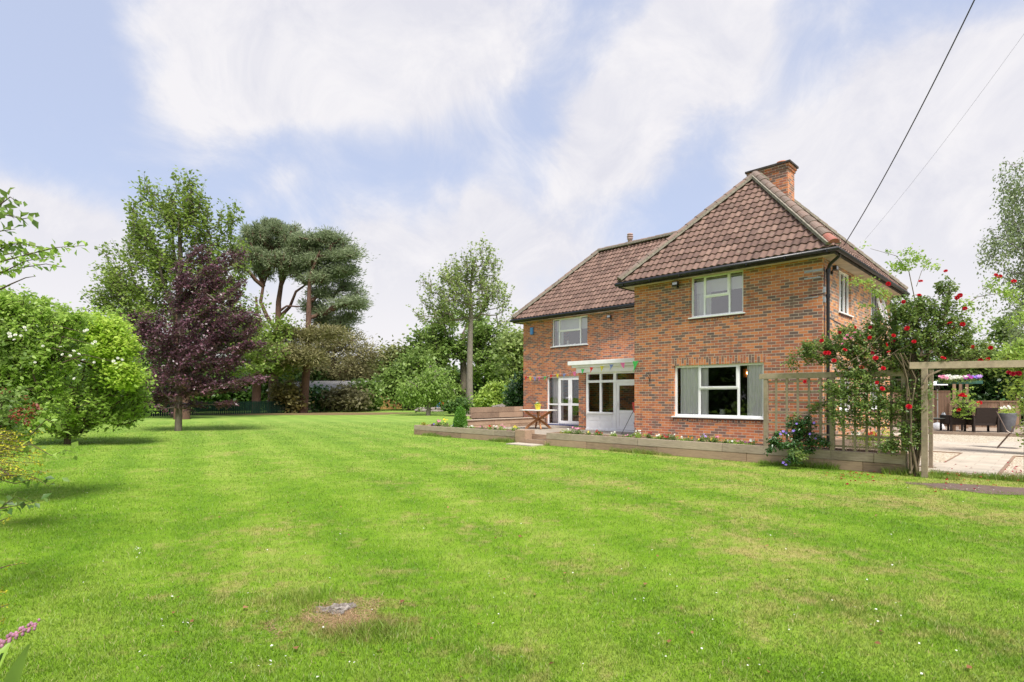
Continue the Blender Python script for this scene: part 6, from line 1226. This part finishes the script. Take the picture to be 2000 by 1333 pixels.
def grass(name, n, y0, y1, h, wd, lab, pw=1.35, seed=1, tuft=1.0):
    r = np.random.default_rng(seed); u = r.random(n); e = 1-pw; Yv = (y0**e+u*(y1**e-y0**e))**(1/e); X = (r.random(n)*2-1)*(1.0*Yv+1.6)
    ok = ~in_patio(X, Yv); pd = ((X+1.16)**2+((Yv-3.95)*1.25)**2)**.5; ok &= ~((pd < .60) & (noise2(X, Yv, 7, 4) > .0) & (r.random(n) < .85*np.clip(1.1-pd/.7, 0, 1))); X, Yv = X[ok], Yv[ok]; n = len(X)
    nn = noise2(X, Yv, 2.2, 5); n2 = noise2(X, Yv, 9.0, 6); hh = h*(.55+.6*r.random(n))*(1+.10*nn+.16*n2)*np.where(r.random(n) > .97, 1.6, 1); hh = np.clip(hh, h*.3, h*2.6)
    # longer tufts round the stump and against the timber
    td = ((X+.95)**2/.09+(Yv-3.72)**2/.03); hh *= 1+2.4*np.exp(-td); td = ((X+1.6)**2/.10+(Yv-4.3)**2/.03); hh *= 1+2.0*np.exp(-td)
    ky = np.clip(Yv/6, 1, 4.5); hh = hh*(1+.10*(ky-1)); wd = wd*ky; a = r.random(n)*6.283; lean = hh*(.25+.75*r.random(n)); la = r.random(n)*6.283; w_ = wd*(.6+.8*r.random(n))*.5; P = np.stack([X, Yv, np.zeros(n)-.002], 1); s = np.stack([np.cos(a)*w_, np.sin(a)*w_, np.zeros(n)], 1); ln = np.stack([np.cos(la)*lean, np.sin(la)*lean, hh], 1)
    V = np.stack([P-s, P+s, P+s*.75+ln*np.array([.35, .35, .6]), P-s*.75+ln*np.array([.35, .35, .6]), P+ln], 1).reshape(-1, 3); b = np.arange(n)*5
    F4 = np.stack([b, b+1, b+2, b+3], 1); V2 = np.stack([V[b+3], V[b+2], V[b+4], V[b+4]+1e-4], 1)
    # second, tapering half as a thin quad that ends in a point
    Vt = np.concatenate([V.reshape(-1, 5, 3), (V.reshape(-1, 5, 3)[:, 4:5, :]+s[:, None, :]*.15)], 1).reshape(-1, 3); b = np.arange(n)*6
    Fc = np.stack([np.stack([b, b+1, b+2, b+3], 1), np.stack([b+3, b+2, b+5, b+4], 1)], 1).reshape(-1, 4)
    o = np_obj(name, Vt, Fc, M_BLADE, None, np.repeat(r.random(n), 2)); o['kind'] = 'stuff'; tag(o, lab, 'grass'); return o
grass('grass', 640000, 2.5, 34, .026, .0042, 'short mown grass covering the whole lawn', 1.45, 11)
# matted dead thatch on the worn patch round the stump
r_ = np.random.default_rng(21); n = 3000; a = r_.random(n)*6.283; rr = r_.random(n)**.6*.5; X = -1.16+np.cos(a)*rr*1.15; Yv = 3.95+np.sin(a)*rr*.8; keep = noise2(X, Yv, 7, 4) > .05; X, Yv = X[keep], Yv[keep]; n = len(X)
la = r_.random(n)*6.283; l_ = .035+.05*r_.random(n); s = np.stack([-np.sin(la), np.cos(la), 0*la], 1)*.0016; P = np.stack([X, Yv, .004+.006*r_.random(n)], 1); tip = np.stack([np.cos(la)*l_, np.sin(la)*l_, .012*r_.random(n)], 1)
V = np.stack([P-s, P+s, P+tip+s*.3, P+tip-s*.3], 1).reshape(-1, 3); b = np.arange(n)*4; o = np_obj('dead_grass', V, np.stack([b, b+1, b+2, b+3], 1), leaf_mat('thatch', (.12, .07, .04), (.26, .16, .085), (.38, .27, .15), .1), None, r_.random(n)); o['kind'] = 'stuff'; tag(o, 'matted brown dead grass round the old tree stump', 'dead grass')
# taller grass against the timber and the posts
r_ = np.random.default_rng(3); n = 9000; lx = r_.random(n)*18-15; ly = -1.68-np.abs(r_.normal(size=n))*.07; keep = (noise2(lx, ly*0, 3.0, 8) > -.3) & ~((lx > -8.9) & (lx < -7.5)); lx, ly = lx[keep], ly[keep]
e2 = 2500; lx = np.concatenate([lx, 2.3+r_.random(e2)*2.4]); ly = np.concatenate([ly, -1.05-.35*r_.random(e2)+.12]); n = len(lx)
X = CW.x+XH.x*lx+YH.x*ly; Yv = CW.y+XH.y*lx+YH.y*ly; hh = .05+.10*r_.random(n)*(1+noise2(X, Yv, 3, 9)*.6); hh = np.clip(hh, .03, .22); a = r_.random(n)*6.283; s = np.stack([np.cos(a), np.sin(a), 0*a], 1)*.0055; la = r_.random(n)*6.283; tip = np.stack([np.cos(la)*hh*.5, np.sin(la)*hh*.5, hh], 1); P = np.stack([X, Yv, 0*X], 1)
V = np.stack([P-s, P+s, P+tip+s*.1, P+tip-s*.1], 1).reshape(-1, 3); b = np.arange(n)*4; o = np_obj('long_grass', V, np.stack([b, b+1, b+2, b+3], 1), M_BLADE, None, r_.random(n)*.6); o['kind'] = 'stuff'; tag(o, 'longer uncut grass along the foot of the raised beds', 'grass')
# fallen petals, clover flowers and crumbs of stone
def scatter(name, lab, cat, pts, size, mat, zf=.012, seed=4, flat=.25):
    r = np.random.default_rng(seed); P = np.array(pts); V, Fc, k = leaf_mesh(P, size*(.6+.8*r.random(len(P))), 2.5, .42, fold=True); o = np_obj(name, V, Fc, mat, None, np.repeat(r.random(len(P)), k)); o['kind'] = 'stuff'; tag(o, lab, cat)
pp = []
for i in range(46): g = GP(random.gauss(1700, 38), 922+abs(random.gauss(4, 10)), .03); pp.append(tuple(g))
for i in range(40): g = GP(random.gauss(1890, 60), random.uniform(900, 962), .055); pp.append(tuple(g))
for i in range(50): g = GP(random.gauss(1982, 14), random.gauss(920, 7), .05); pp.append(tuple(g))
scatter('fallen_petals', 'dark red rose petals fallen on the grass and the path below the rose', 'petals', pp, .05, PT['crimson'])
pp = [tuple(GP(random.uniform(150, 1990), random.uniform(850, 1325)**1.0, .028)) for _ in range(150)]+[tuple(GP(random.gauss(275, 9), random.gauss(1072, 3), .03)) for _ in range(10)]+[tuple(GP(random.uniform(1840, 1960), random.uniform(945, 962), .01)) for _ in range(26)]
scatter('daisies', 'tiny white daisies and pale specks in the lawn', 'daisies', pp, .016, PT['white'])
pp = [tuple(GP(random.uniform(300, 1990), random.uniform(880, 1325), .03)) for _ in range(70)]+[tuple(GP(988, 1130, .03))]*2
scatter('dead_leaves', 'scattered small brown dead leaves in the lawn', 'dead leaves', pp, .035, leaf_mat('dead_leaf', (.12, .05, .025), (.20, .09, .04), (.30, .16, .08)))
